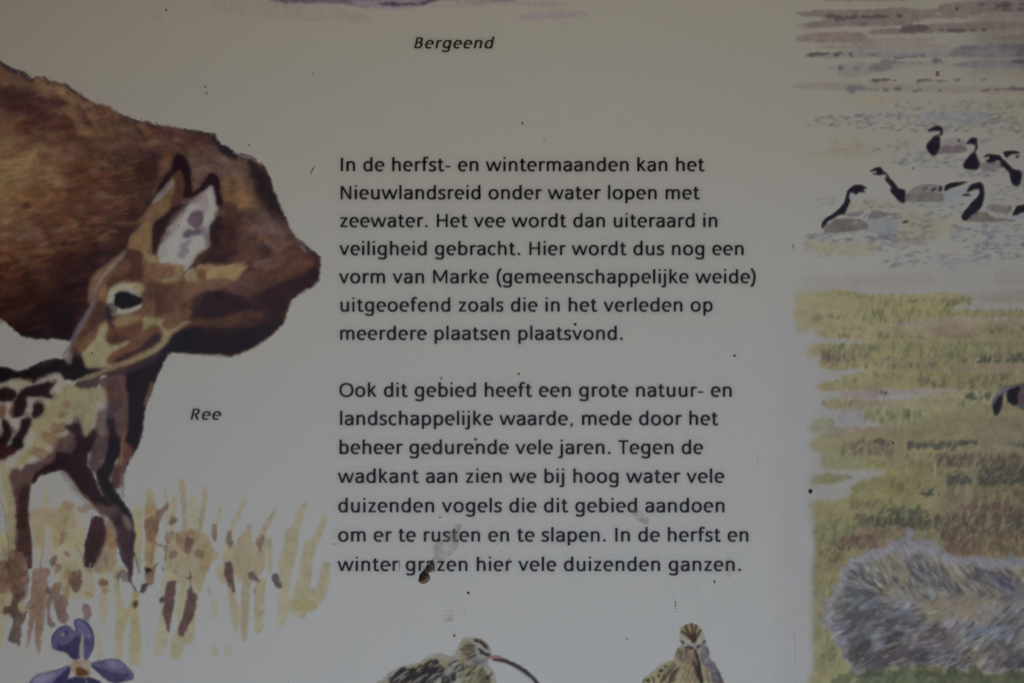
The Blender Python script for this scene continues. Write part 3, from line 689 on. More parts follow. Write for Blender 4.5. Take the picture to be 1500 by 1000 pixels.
    for s in ('800,430 830,500 835,560', '850,450 900,520 960,580', '660,560 680,620 665,660', '700,560 750,640 770,760', '870,500 940,560 970,620', '600,420 590,500'): l((92,88,90), s, 7, .55)
    dabs((96,90,92), 650, 560, 780, 760, 40, 80, (1, 3), (.8, 1.4), .45); dabs((130,128,128), 880, 520, 930, 640, 20, 60, (1, 3), (1, 2), .5)
    l((120,112,106), '960,720 985,820 980,1000', 5, .4)
    l((60,48,52), '480,830 580,815', 5, .7)
    # frame I: legs
    fr(0, 640, 6.25)
    q((127,123,98), '-100,260 80,270 130,420 130,560 150,700 150,1000 95,1000 70,800 60,640 30,460 0,300', .85)
    q((116,98,78), '300,100 400,110 460,140 430,190 370,195 300,150', .85, e=.5); q((116,98,80), '390,-10 560,-10 520,60 460,60', .85)
    q((124,118,98), '350,200 480,80 500,140 420,190 300,240', .5)
    q((78,62,64), '115,290 160,290 185,310 230,250 300,245 400,195 500,110 560,0 700,0 700,140 660,300 560,300 440,320 350,340 280,440 270,560 260,700 280,1000 150,1000 150,760 130,560 90,400 90,330', .96, 1.3, .8)
    q((44,33,42), '520,120 640,150 700,60 690,0 800,0 860,0 820,120 800,240 840,300 880,400 920,500 1000,560 1060,620 1020,700 960,720 880,640 820,600 740,520 680,420 600,320 550,300 430,340 370,355 340,400 300,430 282,425 310,350 400,270 500,210', .97, 1.4, 1)
    q((48,36,42), '200,440 270,440 262,600 262,700 290,1000 180,1000 150,820 160,600', .75, 2.6, 1)
    q((76,60,62), '800,240 850,80 900,0 985,0 990,80 960,180 900,290 880,340 840,280', .92, 1.5, .8)
    q((38,30,40), '1000,0 1090,0 1100,100 1060,240 1010,380 1060,480 1130,590 1200,680 1225,800 1230,1000 1130,1000 1080,800 1050,680 1000,590 930,500 890,400 885,320 940,230 990,100', .97, 1.4, 1)
    q((74,58,62), '880,420 930,500 1000,580 1100,660 1100,760 1060,800 1000,750 920,700 860,640 900,600 1000,640 1030,600 940,520', .9, 1.6, 1)
    q((58,44,52), '1000,720 1100,700 1200,760 1225,1000 1070,1000 1060,860', .9, 1.8, 1)
    q((112,98,84), '1110,700 1150,720 1190,800 1180,880 1150,820', .7, 1.4); l((110,110,116), '1160,710 1200,800 1190,860', 10, .7)
    q((60,42,50), '830,760 880,715 950,750 970,850 960,1000 780,1000 800,900', .97, 1.3, .8)
    q((124,100,76), '960,760 1020,790 1060,900 1060,1000 970,1000 970,850', .85)
    l((116,112,110), '960,750 1020,800 1050,900', 12, .7)
    for s in ('545,310 640,450 740,560 880,680', '560,310 680,470 760,540', '0,560 40,700 75,1000', '560,330 600,400'): l((100,98,98), s, 7, .7)
    l((112,96,80), '570,310 640,380 720,490 830,600 900,680 960,730', 22, .6, 1)
    l((88,86,90), '850,690 830,760', 8, .5)
    for s in ('240,100 270,150 300,160', '300,150 330,180 400,190', '330,105 400,130 440,140', '190,140 200,160'): l((70,60,60), s, 6, .6)
    # frame J: lower legs
    fr(0, 780, 4.546)
    q((66,50,56), '120,-10 200,-10 212,100 215,220 200,240 180,220 150,130 110,120', .95, 1.3, .8)
    q((56,42,50), '575,40 600,-10 690,-10 700,20 690,90 640,200 615,235 575,235 552,210 555,160', .97, 1.4, .8)
    l((120,92,72), '560,235 600,262 640,240', 14, .6); q((120,98,76), '690,80 720,240 640,270 640,200', .6)
    q((62,46,56), '780,-10 900,-10 895,90 890,230 880,260 870,310 850,320 850,250 800,160', .97, 1.4, 1)
    l((40,36,50), '868,-10 892,120 932,262', 7, .75); l((80,80,90), '762,0 780,60 840,180', 6, .6)
    q((92,76,80), '765,265 840,245 860,310 880,330 905,380 890,380 860,330 820,330 800,290 790,340 780,320', .75, 1.2, 1.5)
    l((64,50,60), '865,300 905,385', 16, .85)
    fr()

def paint_head():
    part('deer_print'); fr(120, 300, 6.25)
    q = lambda c, s, a=.96, sf=1.5, w=.9, **k: p(c, s, a, sf, w, **k)
    R = (96,70,50)
    fr()
    q((92,66,48), '207,330 218,322 232,320 262,385 276,400 300,395 300,430 290,450 272,470 258,482 246,497 228,512 205,528 180,540 158,548 140,552 122,553 104,548 95,538 100,520 104,502 112,487 125,465 131,450 136,430 137,412 147,398 165,385 184,365 195,345', 1, 1.2, .8)
    fr(120, 300, 6.25)
    # far ear (left) and its edge
    fr(180, 180, 6.25)
    q((96,76,52), '470,420 600,560 590,700 500,800 300,960 60,1060 130,900 230,780 280,640 400,500', 1, 1.3, .8)
    q((104,80,50), '460,580 470,640 430,760 330,820 230,900 200,900 280,740 380,640', .8, 1.8)
    q((120,114,112), '460,520 470,560 420,620 340,700 280,740 275,710 340,620 400,560', .95, 1.2); l((90,80,88), '430,560 380,620 320,670', 22, .7, 1.2)
    q((66,40,36), '470,420 540,460 580,560 570,700 520,760 400,860 300,1000 220,1000 280,920 420,800 450,700 480,600 465,500', .8, 1.8, 1)
    q((34,22,28), '470,300 520,285 560,300 600,380 620,440 625,560 640,620 610,690 560,700 560,620 570,540 530,440 460,480 400,560 330,640 300,650 310,610 380,500 440,420', .98, 1.3, .8)
    q((78,64,70), '560,700 640,690 600,780 480,900 420,960 380,960 480,820', .8, 1.8)
    l((36,28,40), '310,640 240,740 190,860 100,980 60,1020', 46, .8, 1.8); l((90,76,78), '330,760 260,860 180,940', 34, .5, 2)
    # near ear
    q((140,140,136), '760,600 810,580 860,640 880,740 860,860 800,1000 400,1000 520,840 620,730 700,660', 1, 1.1)
    q((118,108,112), '680,690 760,650 790,720 760,820 700,840 640,800', .7, 1.6); q((112,92,98), '630,690 740,650 720,700 640,740', .7)
    q((92,78,88), '650,815 700,800 735,830 735,880 710,950 680,990 640,985 620,940 590,900 600,860', .92, 1, .3, e=.4); q((92,78,88), '560,1000 600,980 700,960 740,990 730,1010', .8)
    q((34,22,30), '640,640 700,590 760,500 800,455 850,470 885,520 890,620 915,720 900,760 860,775 850,720 840,640 810,575 760,610 700,650 640,690 615,690', .98, 1.2, .6)
    l((116,100,66), '620,760 540,840 460,930', 14, .6); q((40,28,32), '800,930 860,860 890,850 900,920 850,1010 780,1010', .95, 1.4, .8)
    q((60,42,38), '830,800 900,780 900,850 860,870 830,860', .7, 1.6)
    # frame E: ear base, brow, eye
    fr(120, 300, 6.25)
    q((140,140,136), '1000,0 1230,0 1210,100 1160,180 1160,280 1170,370 1130,410 1060,460 1010,540 960,610 920,590 880,550 800,560 700,530 690,480 700,400 760,300 800,220 880,160 960,40', 1, 1.1)
    q((88,72,84), '1010,70 1060,50 1110,70 1110,130 1085,190 1040,215 990,190 965,150 985,110', .92, .9, .3, e=.5); q((82,66,80), '930,260 970,225 1030,235 1050,215 1095,230 1090,270 1000,280 980,300 930,300', .92, 1, .4, e=.4)
    q((106,94,104), '890,370 960,330 1010,330 970,380 990,430 950,460 930,490 890,480 870,450 905,410', .85, 1.4, .8); q((92,78,88), '1090,180 1150,260 1170,370 1140,390 1120,300 1085,260', .8, 1.4); q((116,104,114), '1080,0 1170,0 1150,80 1110,60', .6, 1.6)
    l((100,76,60), '1130,400 1060,450 1010,530', 12, .7); l((112,98,70), '960,40 900,120 840,190', 18, .6)
    stip((60,58,68), '880,180 820,230 800,260', 30, 70); stip((76,70,80), '790,250 760,340 745,480', 26, 100); l((104,98,86), '700,400 740,300 790,220', 10, .5)
    q((40,26,30), '640,200 700,130 800,60 880,0 980,0 860,120 780,220 720,320 690,420 690,480 640,470 640,340', .93, 1.5, 1); l((84,68,70), '960,0 840,120 780,200', 40, .6, 2)
    q((112,86,58), '540,200 640,160 640,300 640,470 600,430 500,420 420,400 440,300', .9, 1.8, 1); q((104,76,52), '500,180 620,120 700,60 760,0 640,0 560,100', .8, 2)
    q((118,106,78), '570,400 600,440 700,470 700,530 640,540 560,480 530,450', .95, 1.2)
    q((64,40,34), '390,420 480,410 560,450 540,560 620,600 560,680 480,700 340,690 220,780 230,700 320,560 380,500', .88, 1.8, 1.2)
    q((98,68,50), '380,520 440,520 460,560 400,640 300,650 300,590', .5, 2)
    q((108,78,56), '600,540 800,540 850,580 840,630 740,660 700,720 640,660 580,620', .92, 1.5); q((118,105,76), '850,550 940,560 920,630 900,690 820,720 730,730 730,680 840,640', .93, 1.1); q((118,106,76), '940,640 1020,580 1060,640 1070,690 1030,740 960,700', .93, 1.2)
    q((136,130,120), '930,650 990,590 1030,575 1010,600 950,650', .9, 1)
    l((40,28,40), '1030,540 960,605', 18, .8)
    q((98,72,54), '560,600 640,640 640,800 600,860 560,860 560,760', .6, 2)
    q((70,46,38), '620,700 760,720 900,760 940,860 860,1000 700,1000 660,900 600,860 560,800', .7, 2.2, 1.2); q((90,60,44), '760,720 980,700 1080,780 1000,920 900,1000 820,1000 900,860', .8, 2, 1)
    q((106,78,56), '1000,700 1200,700 1060,800 980,820 940,740', .7, 2)
    q((96,66,48), '550,900 660,900 680,1000 540,1000', .9, 1.5)
    # nose ridge
    l((112,90,62), '380,440 250,560 130,660 90,760 70,880', 60, .8, 2.2); l((128,124,118), '390,430 350,500 270,570 190,660 130,760 110,830', 20, .75, 1)
    stip((62,58,66), '390,430 350,500 270,570 190,660 130,760 110,830 70,960', 26, 150)
    l((116,92,66), '210,740 190,800 170,860', 60, .6, 2)
    # eye
    q((136,134,112), '230,850 240,800 290,740 360,715 440,720 540,720 560,760 540,800 550,900 500,950 440,980 340,985 280,950 290,900 220,900', .96, 1.2, .8); q((122,104,66), '480,740 560,730 580,780 520,820 480,800', .7, 1.4)
    q((136,136,132), '230,860 290,790 310,870 290,900 240,900', .8); q((132,134,134), '440,780 510,790 500,830 440,810', .8)
    q((25,20,23), '296,820 320,815 340,800 380,792 420,800 460,822 510,835 545,850 550,890 520,910 480,925 450,940 400,948 370,958 345,945 310,930 296,900 300,860', 1, 1., 1.2)
    q((70,62,72), '240,900 300,900 330,950 300,985 240,930', .7, 1.2, 1.4); l((134,136,134), '540,920 440,975 340,990', 18, .85)
    l((40,32,40), '380,465 300,520 200,620', 5, .0)
    l((38,28,40), '490,180 430,280 395,400', 12, .8)
    # frame G: muzzle
    fr(80, 420, 7.143)
    q((98,68,50), '910,170 1050,160 1060,320 920,320 900,230', .85, 1.6); q((64,42,38), '1060,100 1160,100 1180,240 1100,300 1050,280', .75, 2.2, 1.4); q((60,40,36), '1330,140 1400,140 1360,260 1310,250', .5, 2.4, 1)
    q((92,64,48), '1150,300 1300,250 1420,300 1360,360 1190,440 1110,390', .8, 1.5)
    q((119,111,82), '910,330 1010,310 1060,330 1140,345 1120,400 1180,445 1300,410 1400,360 1250,480 1180,590 1080,680 960,740 800,800 620,860 440,930 300,975 230,985 330,920 520,860 640,800 800,740 1000,640 1120,560 1120,450 1040,400 960,440 910,460', .96, 1.2, .6)
    q((127,123,96), '540,370 560,440 540,500 530,560 600,600 720,570 800,570 700,640 580,720 540,790 600,830 430,850 340,850 300,770 270,720 320,650 420,540 450,440', .98, 1.2, .7)
    q((92,58,40), '550,480 620,440 720,420 900,340 920,430 860,520 760,560 640,610 560,590 530,540', .9, 1.5, .8); q((116,98,72), '620,350 740,290 900,310 880,350 740,410 640,420', .9, 1.6)
    q((54,40,40), '560,520 640,490 740,510 700,560 620,580 560,560', .7, 1.6, 1.6); stip((50,44,46), '620,530 740,520 860,450 910,400', 44, 110)
    q((93,63,47), '550,760 620,680 760,610 900,500 990,420 1060,410 1110,450 1100,560 1020,640 900,700 760,760 640,800 590,810', .95, 1.4, .8)
    q((50,34,38), '960,560 1040,490 1100,490 1095,560 1000,640 860,690 760,760 660,790 620,780 740,700 880,640', .9, 2, 1)
    q((60,40,38), '470,140 560,190 600,260 560,330 460,380 400,460 330,500 300,600 250,600 270,500 330,400 400,260 440,180', .85, 1.8, 1)
    q((92,64,48), '300,520 420,440 480,420 400,560 320,640 240,630 230,590', .8, 1.6)
    l((104,100,110), '430,60 400,180 340,280 300,360 240,450 200,540 160,620 100,700', 40, .75, 1.8)
    stip((58,54,64), '430,60 400,180 340,280 300,360 240,450 200,540 160,620 100,700', 40, 230); stip((52,44,46), '300,500 400,400 460,300', 50, 60)
    q((42,34,44), '540,200 600,240 610,290 640,350 600,360 640,430 600,440 560,380 540,300', .85, 1.5, 1.4)
    l((132,134,132), '900,200 800,250 680,275 600,285', 26, .8, 1)
    # mouth
    q((27,22,28), '40,770 80,750 110,760 150,810 180,820 190,740 220,710 280,740 310,800 330,855 430,855 520,870 430,900 300,940 200,985 100,960 60,900 -20,870 -30,820', .98, 1.2, 1.4)
    q((112,112,114), '70,720 160,680 180,760 150,800 100,760', .6, 1.5, 1.2); q((50,44,48), '190,680 230,650 280,720 260,740 200,730', .75, 1.4, 1.2)
    l((64,62,68), '330,855 450,860 600,850', 14, .6, 1.2); l((50,44,46), '600,850 700,800 740,780', 6, .5)
    q((56,42,48), '420,950 560,880 760,830 920,770 1050,690 1120,700 980,820 760,900 760,940 560,920', .85, 1.4, .8)
    fr(0, 500, 6.25); q((62,46,52), '690,380 800,350 920,320 900,390 860,420 720,420', .9, 1.2, 1)
    fr()

def paint_throat():
    part('deer_print'); fr(240, 330, 5)
    p((98,72,56), '150,470 220,430 330,400 420,400 500,408 440,452 340,480 250,500 190,540 150,560', .8, 2, 1)
    p((42,28,32), '215,540 260,500 330,478 440,490 560,520 640,560 600,620 500,655 330,680 240,665 200,620 185,600', .85, 2, 1.4)
    p((70,48,38), '150,720 240,680 400,690 520,640 580,640 500,740 380,730 260,742 170,745 90,790', .6, 2.4, 1.2)
    p((33,24,30), '60,880 110,800 170,750 260,745 300,800 200,900 60,930', .7, 2.4, 1)
    l((126,114,84), '80,790 140,740 185,705 130,720 70,770', 12, .8)
    fr()

def paint_iris():
    part('flower_print'); fr(0, 780, 4.546)
    q = lambda c, s, a=.95, sf=1.2, w=.5, **k: p(c, s, a, sf, w, **k)
    q((80,77,112), '340,700 370,650 420,615 460,620 500,650 490,600 500,575 540,568 590,600 620,660 625,740 600,820 570,850 550,830 530,840 500,850 470,830 440,800 380,785 345,760', 1, 1.2, .4, e=.4)
    q((52,49,82), '380,740 440,740 520,680 550,690 545,760 530,830 500,845 470,820 440,790 390,775', .85, 1.8, 1)
    q((66,64,104), '560,690 580,660 600,760 580,820 565,840', .6, 1.6); q((100,98,136), '510,590 560,590 600,640 600,700 560,680 520,650', .6, 2)
    q((140,140,132), '545,680 556,680 556,780 560,840 548,860 530,800', .8, 1); q((128,124,128), '405,670 425,662 425,685 405,690', .7); q((64,40,70), '425,650 450,650 445,680', .6)
    l((50,44,72), '545,585 600,630 622,700 618,770 590,830', 9, .8)
    q((92,90,120), '190,1000 230,950 290,930 370,910 460,880 470,920 440,1000 400,1130 150,1130 160,1040', 1, 1.2, .4, e=.4); q((52,48,84), '380,960 460,890 470,920 430,1000 400,1100 340,1100 350,1000', .9, 1.8, 1)
    q((120,120,142), '240,960 340,930 360,950 280,1000 220,1020', .6, 2)
    q((84,81,112), '600,870 640,850 720,838 790,840 850,890 890,945 880,975 800,998 760,1000 700,970 640,920', 1, 1.2, .4, e=.4); q((54,50,84), '610,880 700,910 800,930 870,950 800,995 750,998 690,965', .75, 2, 1); q((112,112,136), '700,850 780,850 830,890 760,900', .6, 2)
    q((50,48,82), '430,1000 480,960 560,955 640,970 690,1020 700,1130 400,1130', .95, 1.4, .8); l((120,118,120), '570,970 600,1100', 12, .6)
    q((128,116,100), '475,860 520,850 590,850 600,890 600,950 520,955 480,920', .9, 1.2); q((88,56,50), '510,900 540,890 560,905 585,925 575,945 510,950', .9, 1.2, .8); q((140,140,130), '555,860 600,860 600,900 560,900', .7)
    for s in ('455,840 450,900', '420,600 480,630', '600,860 560,840', '230,940 400,900', '800,840 880,920 890,950', '360,680 400,630'): l((86,84,92), s, 5, .5)
    fr()

def paint_duck():
    part('duck_print'); fr(300, 0, 2.586)
    p((128,124,116), '0,-40 30,30 90,55 180,65 300,70 450,85 600,85 620,60 500,30 300,-60', .75, 2.2, 1)
    p((98,90,102), '330,-60 330,5 430,12 560,22 620,30 620,-60', .85, 2.5, 1); p((118,112,118), '560,15 640,30 760,35 860,10 900,-30 560,-40', .9, 3, 1)
    p((74,58,76), '650,15 700,8 760,12 850,-2 900,-60 980,-60 960,0 1040,2 1160,-2 1160,8 1080,12 1040,20 1000,14 960,4 900,2 850,16 760,24 700,24', .95, 2, 1)
    p((130,124,120), '850,25 1000,30 1100,20 1200,22 1300,28 1380,22 1360,10 1200,2 900,2', .8, 2.4, 1); p((122,118,118), '1190,65 1240,48 1330,40 1440,48 1440,62 1330,72 1230,78', .7, 2, 1)
    fr()
    p((84,72,90), '395,-60 395,0 500,2 640,-4 760,-4 760,-60', .8, 3, 1)

def paint_curlews():
    part('curlew_print'); fr(540, 900, 5.769)
    q = lambda c, s, a=.95, sf=1.1, w=.5, **k: p(c, s, a, sf, w, **k)
    q((126,126,122), '60,577 120,540 200,470 300,430 420,400 500,360 600,320 680,340 730,330 760,260 800,200 860,190 940,200 1000,240 1030,300 1010,400 1060,480 1080,577 1090,800 60,800', .9, 1.6)
    q((126,120,98), '160,540 260,470 420,400 520,370 660,370 700,400 640,470 500,500 300,577 100,640', .8, 1.5, 1)
    q((124,118,94), '770,250 850,215 880,270 850,400 900,430 1000,460 1040,560 1040,800 760,800 790,540 800,480 760,400', .75, 1.6, 1)
    q((46,42,52), '170,577 180,520 250,470 320,440 340,460 400,430 480,400 560,378 595,400 560,430 600,420 625,440 640,480 600,520 560,560 540,640 160,660', .93, 1.3, 2.4)
    for s in ('240,577 300,520 340,500', '370,577 440,530 500,500', '480,577 540,520 620,480', '200,560 260,520 330,470', '600,600 640,520'): l((120,118,118), s, 14, .75, 1.1)
    for x, y in ((640,540),(700,540),(660,570),(720,520)): d((44,40,52), x, y, 30, 44, 10, .85, 1.3)
    l((116,116,118), '690,500 700,577', 10, .7); l((100,76,74), '240,572 400,572', 9, .6)
    for s in ('680,430 720,395 760,382', '710,470 750,430 790,415', '760,480 790,450 800,430', '800,460 840,440', '770,540 780,500', '800,530 850,500 900,480', '840,570 880,520', '700,440 680,420', '880,450 850,480 830,520'): l((56,48,58), s, 17, .8, 1)
    q((76,70,64), '930,470 960,440 1000,480 1030,560 1030,700 920,700 915,560', .75, 1.6, 1.6)
    # head
    q((104,92,88), '780,280 840,240 900,260 900,330 920,370 900,400 850,390 800,340', .6, 1.6); 
    for s in ('800,300 850,290 900,300', '790,320 840,330 890,310', '810,260 860,262 900,255', '830,370 870,350 910,340', '850,235 880,245', '800,280 860,275'): l((70,54,58), s, 14, .75, .9)
    q((112,112,114), '850,390 900,350 1000,370 1000,420 960,450 900,420', .8, 1.5); l((78,72,84), '860,385 930,395 1000,385', 34, .5, 1.6)
    q((134,134,128), '880,225 930,240 980,290 1010,310 960,300 900,250', .9, .9); q((50,38,42), '905,200 950,205 985,235 1010,285 995,290 960,260 930,235 890,215', .92, 1., .8); l((118,102,72), '870,200 930,205 985,235 1025,295', 8, .7)
    q((134,134,130), '905,300 920,280 930,320 960,345 990,350 960,360 920,345', .9, .9); q((38,32,40), '920,278 950,285 975,310 1030,325 1020,345 985,345 950,325 925,305', .95, .9, .5)
    l((116,88,80), [(1025,355,30),(1080,360,34),(1130,370,20),(1200,392,8)], 1, .9)
    l((36,32,42), [(1050,378,10),(1120,385,24),(1200,405,32),(1280,445,34),(1350,500,34),(1420,570,30),(1500,680,26)], 1, .95)
    l((112,84,80), '1060,395 1180,418 1280,480 1370,560', 5, .6)
    for s in ('740,310 760,250 800,205 860,190', '450,390 520,340 600,325 680,345', '1000,420 1050,480 1080,577', '150,500 300,430', '710,320 730,300', '1020,320 1070,300'): l((96,96,102), s, 4.5, .5)
    part('curlew_print.2'); fr(920, 890, 9.094)
    q((130,124,102), '180,1000 230,920 320,840 440,750 540,700 610,680 630,600 700,500 690,420 690,280 760,225 850,205 930,230 990,300 1020,400 1040,500 1085,600 1095,680 1160,730 1200,820 1240,920 1290,1010 1400,1500 100,1500', .92, 1.4, .8)
    q((134,134,132), '700,330 760,390 880,470 930,400 990,310 1020,400 1040,480 1000,560 940,560 870,540 760,550 700,440', .95, 1.3)
    for s, w_ in (('720,310 800,380 870,450', 34), ('770,240 810,340 870,440', 40), ('840,215 860,320 880,440', 36), ('905,235 890,330 885,440', 32), ('965,295 920,370 890,440', 28)): l((74,50,44), s, w_, .9, .9, taper=False)
    for s in ('790,290 850,390', '850,260 860,380', '900,340 890,420', '830,380 870,430'): l((48,40,50), s, 34, .75, 1)
    l((124,108,80), '830,230 850,300', 12, .7); l((124,108,80), '880,240 876,320', 12, .7)
    q((30,30,40), '700,425 740,440 745,480 720,475', .95, .8); q((32,30,40), '995,430 1028,428 1025,465 985,475', .95, .8)
    q((44,38,44), '780,460 800,480 870,520 860,545 760,540 740,510 780,500', .93, .9, .6); q((58,48,54), '915,500 960,480 985,475 950,520 940,555 915,545', .9, .9, .6)
    q((108,96,92), '640,560 700,520 850,550 880,640 870,760 780,750 660,700', .5, 2)
    for s in ('650,560 640,620', '700,570 700,650 690,670', '760,580 740,700', '800,590 790,700', '690,640 760,720', '830,640 830,720', '720,560 730,600', '780,730 850,745'): l((76,58,62), s, 20, .7, 1)
    q((104,100,114), '960,520 1040,500 1085,600 1090,680 1150,740 1220,860 1270,1000 1150,1000 1100,860 1000,760 960,680', .85, 1.6, 1)
    for s in ('980,600 1000,700', '1040,520 1075,600', '1020,600 1040,660', '1000,740 1120,760', '1090,820 1130,920 1150,1000', '1150,760 1210,880 1250,1000', '1060,880 1080,1000', '1120,860 1180,1000'): l((66,60,76), s, 30, .7, 1.2)
    l((120,118,132), '1000,560 1060,640', 30, .5, 1.4)
    for s in ('740,800 730,900 690,1000', '810,800 800,900 780,1000', '870,850 860,950', '910,900 920,1000', '1040,860 1060,940', '1000,800 1060,860', '720,790 700,760'): l((98,74,72), s, 17, .7, 1.1)
    l((124,124,128), '700,800 690,900', 40, .5, 1.6)
    for s, w_ in (('630,760 540,860 480,950', 30), ('670,800 600,880 540,1000', 60), ('640,920 560,1000', 40), ('480,900 440,1000', 70), ('350,940 340,1010', 60), ('280,950 290,1010', 50), ('220,950 200,1010', 40), ('430,830 470,820', 40), ('590,740 520,800', 16)): l((52,46,56), s, w_, .88, 1.2)
    for x, y, r in ((500,782,16),(440,835,26),(410,905,22),(325,922,15),(270,960,28)): d((46,44,56), x, y, r, r, 0, .9, .9)
    l((112,84,80), [(870,600,50),(895,700,44),(925,780,20)], 1, .9); l((36,32,42), [(875,520,12),(905,600,30),(935,700,34),(955,850,50),(985,1000,56),(1010,1120,50)], 1, .96); l((52,40,48), [(860,690,10),(900,800,40),(950,940,44)], 1, .9)
    q((70,54,50), '1220,940 1260,990 1250,1010 1200,1010', .6, 1.4)
    fr()
def paint_marsh():
    part('marsh_print'); fr()
    p((127,127,131), [(1140,450),(1215,450),(1215,1080),(1136,1080)], .28, 24, 0, n=0, sm=False)
    fr(1140, 0, 4.1667)
    q = lambda c, s, a=.8, sf=1.9, w=.9, **k: p(c, s, a, sf, w, **k)
    # tint over the whole picture, soft at its left edge
    p([(1200,30,(118,116,108)),(1200,120,(122,120,114)),(1200,200,(124,123,112)),(1300,30,(116,114,106)),(1300,120,(110,109,105)),(1450,30,(104,102,96)),(1450,120,(104,102,98)),(1400,200,(112,112,106)),
       (1260,280,(126,124,114)),(1400,290,(114,114,104)),(1490,300,(100,102,100)),(1300,360,(120,119,106)),(1460,370,(106,106,96)),(1220,400,(126,124,116)),(1350,400,(122,118,106)),(1480,410,(108,100,88)),(1540,100,(98,96,92)),(1540,300,(98,98,94))],
      [(1192,-80),(1580,-80),(1580,440),(1192,446),(1186,300),(1190,150)], .85, 24, 0, n=.05, sm=False)
    M = (101,91,88)
    for s, c, a in (('260,-20 900,-20 820,5 500,8 280,5', (104,92,90), .7), ('120,75 300,62 560,60 760,48 880,62 1000,55 960,90 1140,100 1130,112 920,115 840,135 700,160 400,165 200,175 170,150 280,120 260,105 130,95', M, .85),
        ('975,45 1040,20 1200,10 1500,0 1800,0 1800,60 1500,75 1250,80 1140,105 1000,90', (96,88,88), .75), ('550,195 600,180 760,170 900,150 1140,140 1500,132 1800,130 1800,170 1480,175 1250,190 1100,200 900,205 700,212 560,212', M, .85),
        ('100,245 160,210 300,200 480,198 530,215 540,240 480,270 420,260 250,262', (106,94,90), .8), ('480,245 700,235 980,240 900,255 700,258 520,270', (110,104,98), .7), ('1280,235 1380,220 1500,210 1800,205 1800,245 1500,245 1330,245', (98,86,84), .8),
        ('100,160 170,140 200,175 120,175', (114,106,100), .5), ('220,285 500,270 900,262 1100,300 900,305 400,305', (112,108,102), .7), ('180,330 500,315 900,310 1090,305 1090,345 900,350 500,355 200,350', (110,107,106), .75),
        ('1090,290 1150,278 1250,280 1300,270 1500,265 1800,260 1800,350 1500,355 1280,350 1060,345 1040,320', (96,94,98), .8), ('1350,280 1500,272 1800,270 1800,345 1480,345 1440,310 1360,300', (84,80,86), .7), ('1100,290 1200,282 1290,295 1200,310', (88,86,94), .7),
        ('400,390 620,385 900,375 1050,370 1000,400 800,410 600,450 380,480', (112,110,108), .6), ('1050,400 1150,380 1400,370 1800,360 1800,425 1500,420 1300,415 1100,415', (98,95,98), .75), ('290,420 340,400 420,395 430,430 330,435', (116,114,116), .6),
        ('100,520 300,505 900,520 1300,525 1800,520 1800,575 1300,572 700,560 150,545', (112,104,94), .5), ('440,605 700,600 760,620 600,635 460,630', (126,120,100), .5), ('1380,440 1500,430 1800,430 1800,490 1480,490', (118,110,92), .5)):
        q(c, s, a)
    D = (72,62,67)
    for s in ('285,92 330,88 400,100 480,92 480,115 400,125 360,138 335,118 290,110', '505,95 560,100 610,92 680,100 670,110 560,115 510,112', '725,92 755,95 740,110 724,106', '500,140 540,138 535,152 500,156', '745,200 750,165 770,150 830,148 910,158 915,180 850,195', '970,180 1000,178 1000,192 975,192',
              '1025,185 1060,175 1140,180 1140,198 1070,200', '1175,178 1205,178 1200,190 1180,188', '1240,172 1265,175 1262,190 1240,188', '165,340 220,322 310,322 312,332 240,340 180,350', '335,325 385,318 380,338 350,348', '435,325 455,322 456,345 440,345',
              '555,330 600,328 590,340 560,338', '1220,25 1260,24 1250,38 1222,34', '1330,30 1390,12 1430,30 1420,45 1380,50 1340,45', '1370,62 1400,52 1415,68 1380,70', '1460,55 1500,48 1500,70 1470,66', '1470,20 1600,18 1600,34 1475,32', '1290,55 1340,50 1340,60 1295,62',
              '550,492 600,480 690,485 660,497 580,504', '700,486 725,485 720,497 700,496', '838,505 850,485 900,478 960,490 1040,490 1010,505 950,495 880,503', '1070,485 1112,482 1100,498 1072,500', '1235,486 1268,484 1262,496 1238,495', '1235,545 1285,540 1285,555 1240,556', '1300,548 1400,535 1700,535 1700,555 1400,552',
              '1422,372 1500,362 1700,362 1700,390 1450,392', '820,552 880,546 860,558 826,560', '975,548 996,545 990,560 975,558'):
        q(D, s, .8, 1.3, 1)
    B2 = (78,74,84)
    for s in ('708,345 740,350 780,335 780,352 730,362 708,360', '798,340 842,338 840,354 800,355', '860,338 892,336 890,350 860,350', '940,362 980,358 1008,375 980,390 945,385', '640,545 672,545 665,562 645,560', '710,535 745,535 748,555 712,557', '362,405 392,402 385,430 365,430', '545,425 560,395 610,390 620,370 690,368 735,378 690,400 690,420 620,435 550,435',
              '410,540 450,522 530,520 540,535 610,545 590,558 500,552 450,570', '720,380 760,380 740,390', '810,380 830,380 825,390', '860,382 880,384 870,392', '470,410 495,415 485,428 470,425'):
        q(B2 if '545,425' not in s and '410,540' not in s else (92,92,96), s, .75, 1.4, 1)
    # ripples
    rip = lambda x0, y0, x1, y1, n, c=(88,88,92), a=.7, ln=(4.5, 9), wd=(1.6, 3): dabs(c, x0, y0, x1, y1, int(n*1.5), 3, ln, wd, a, .07, 1.3, 9)
    rip(190, 700, 520, 775, 26, (94,90,92)); rip(700, 620, 1500, 700, 40, (98,94,92)); rip(480, 690, 1500, 800, 95); rip(1200, 620, 1700, 840, 60, (92,90,88)); rip(450, 850, 900, 960, 26, (104,96,90), .5); rip(700, 930, 1100, 1000, 24, (88,94,96))
    q((104,108,120), '900,690 1250,680 1280,730 1100,760 900,740', .35, 4, 3); q((126,122,96), '190,950 300,920 330,840 450,840 560,920 540,960 300,965', .5, 5, 3); q((126,122,100), '420,600 700,590 720,640 500,650', .4, 5, 3)
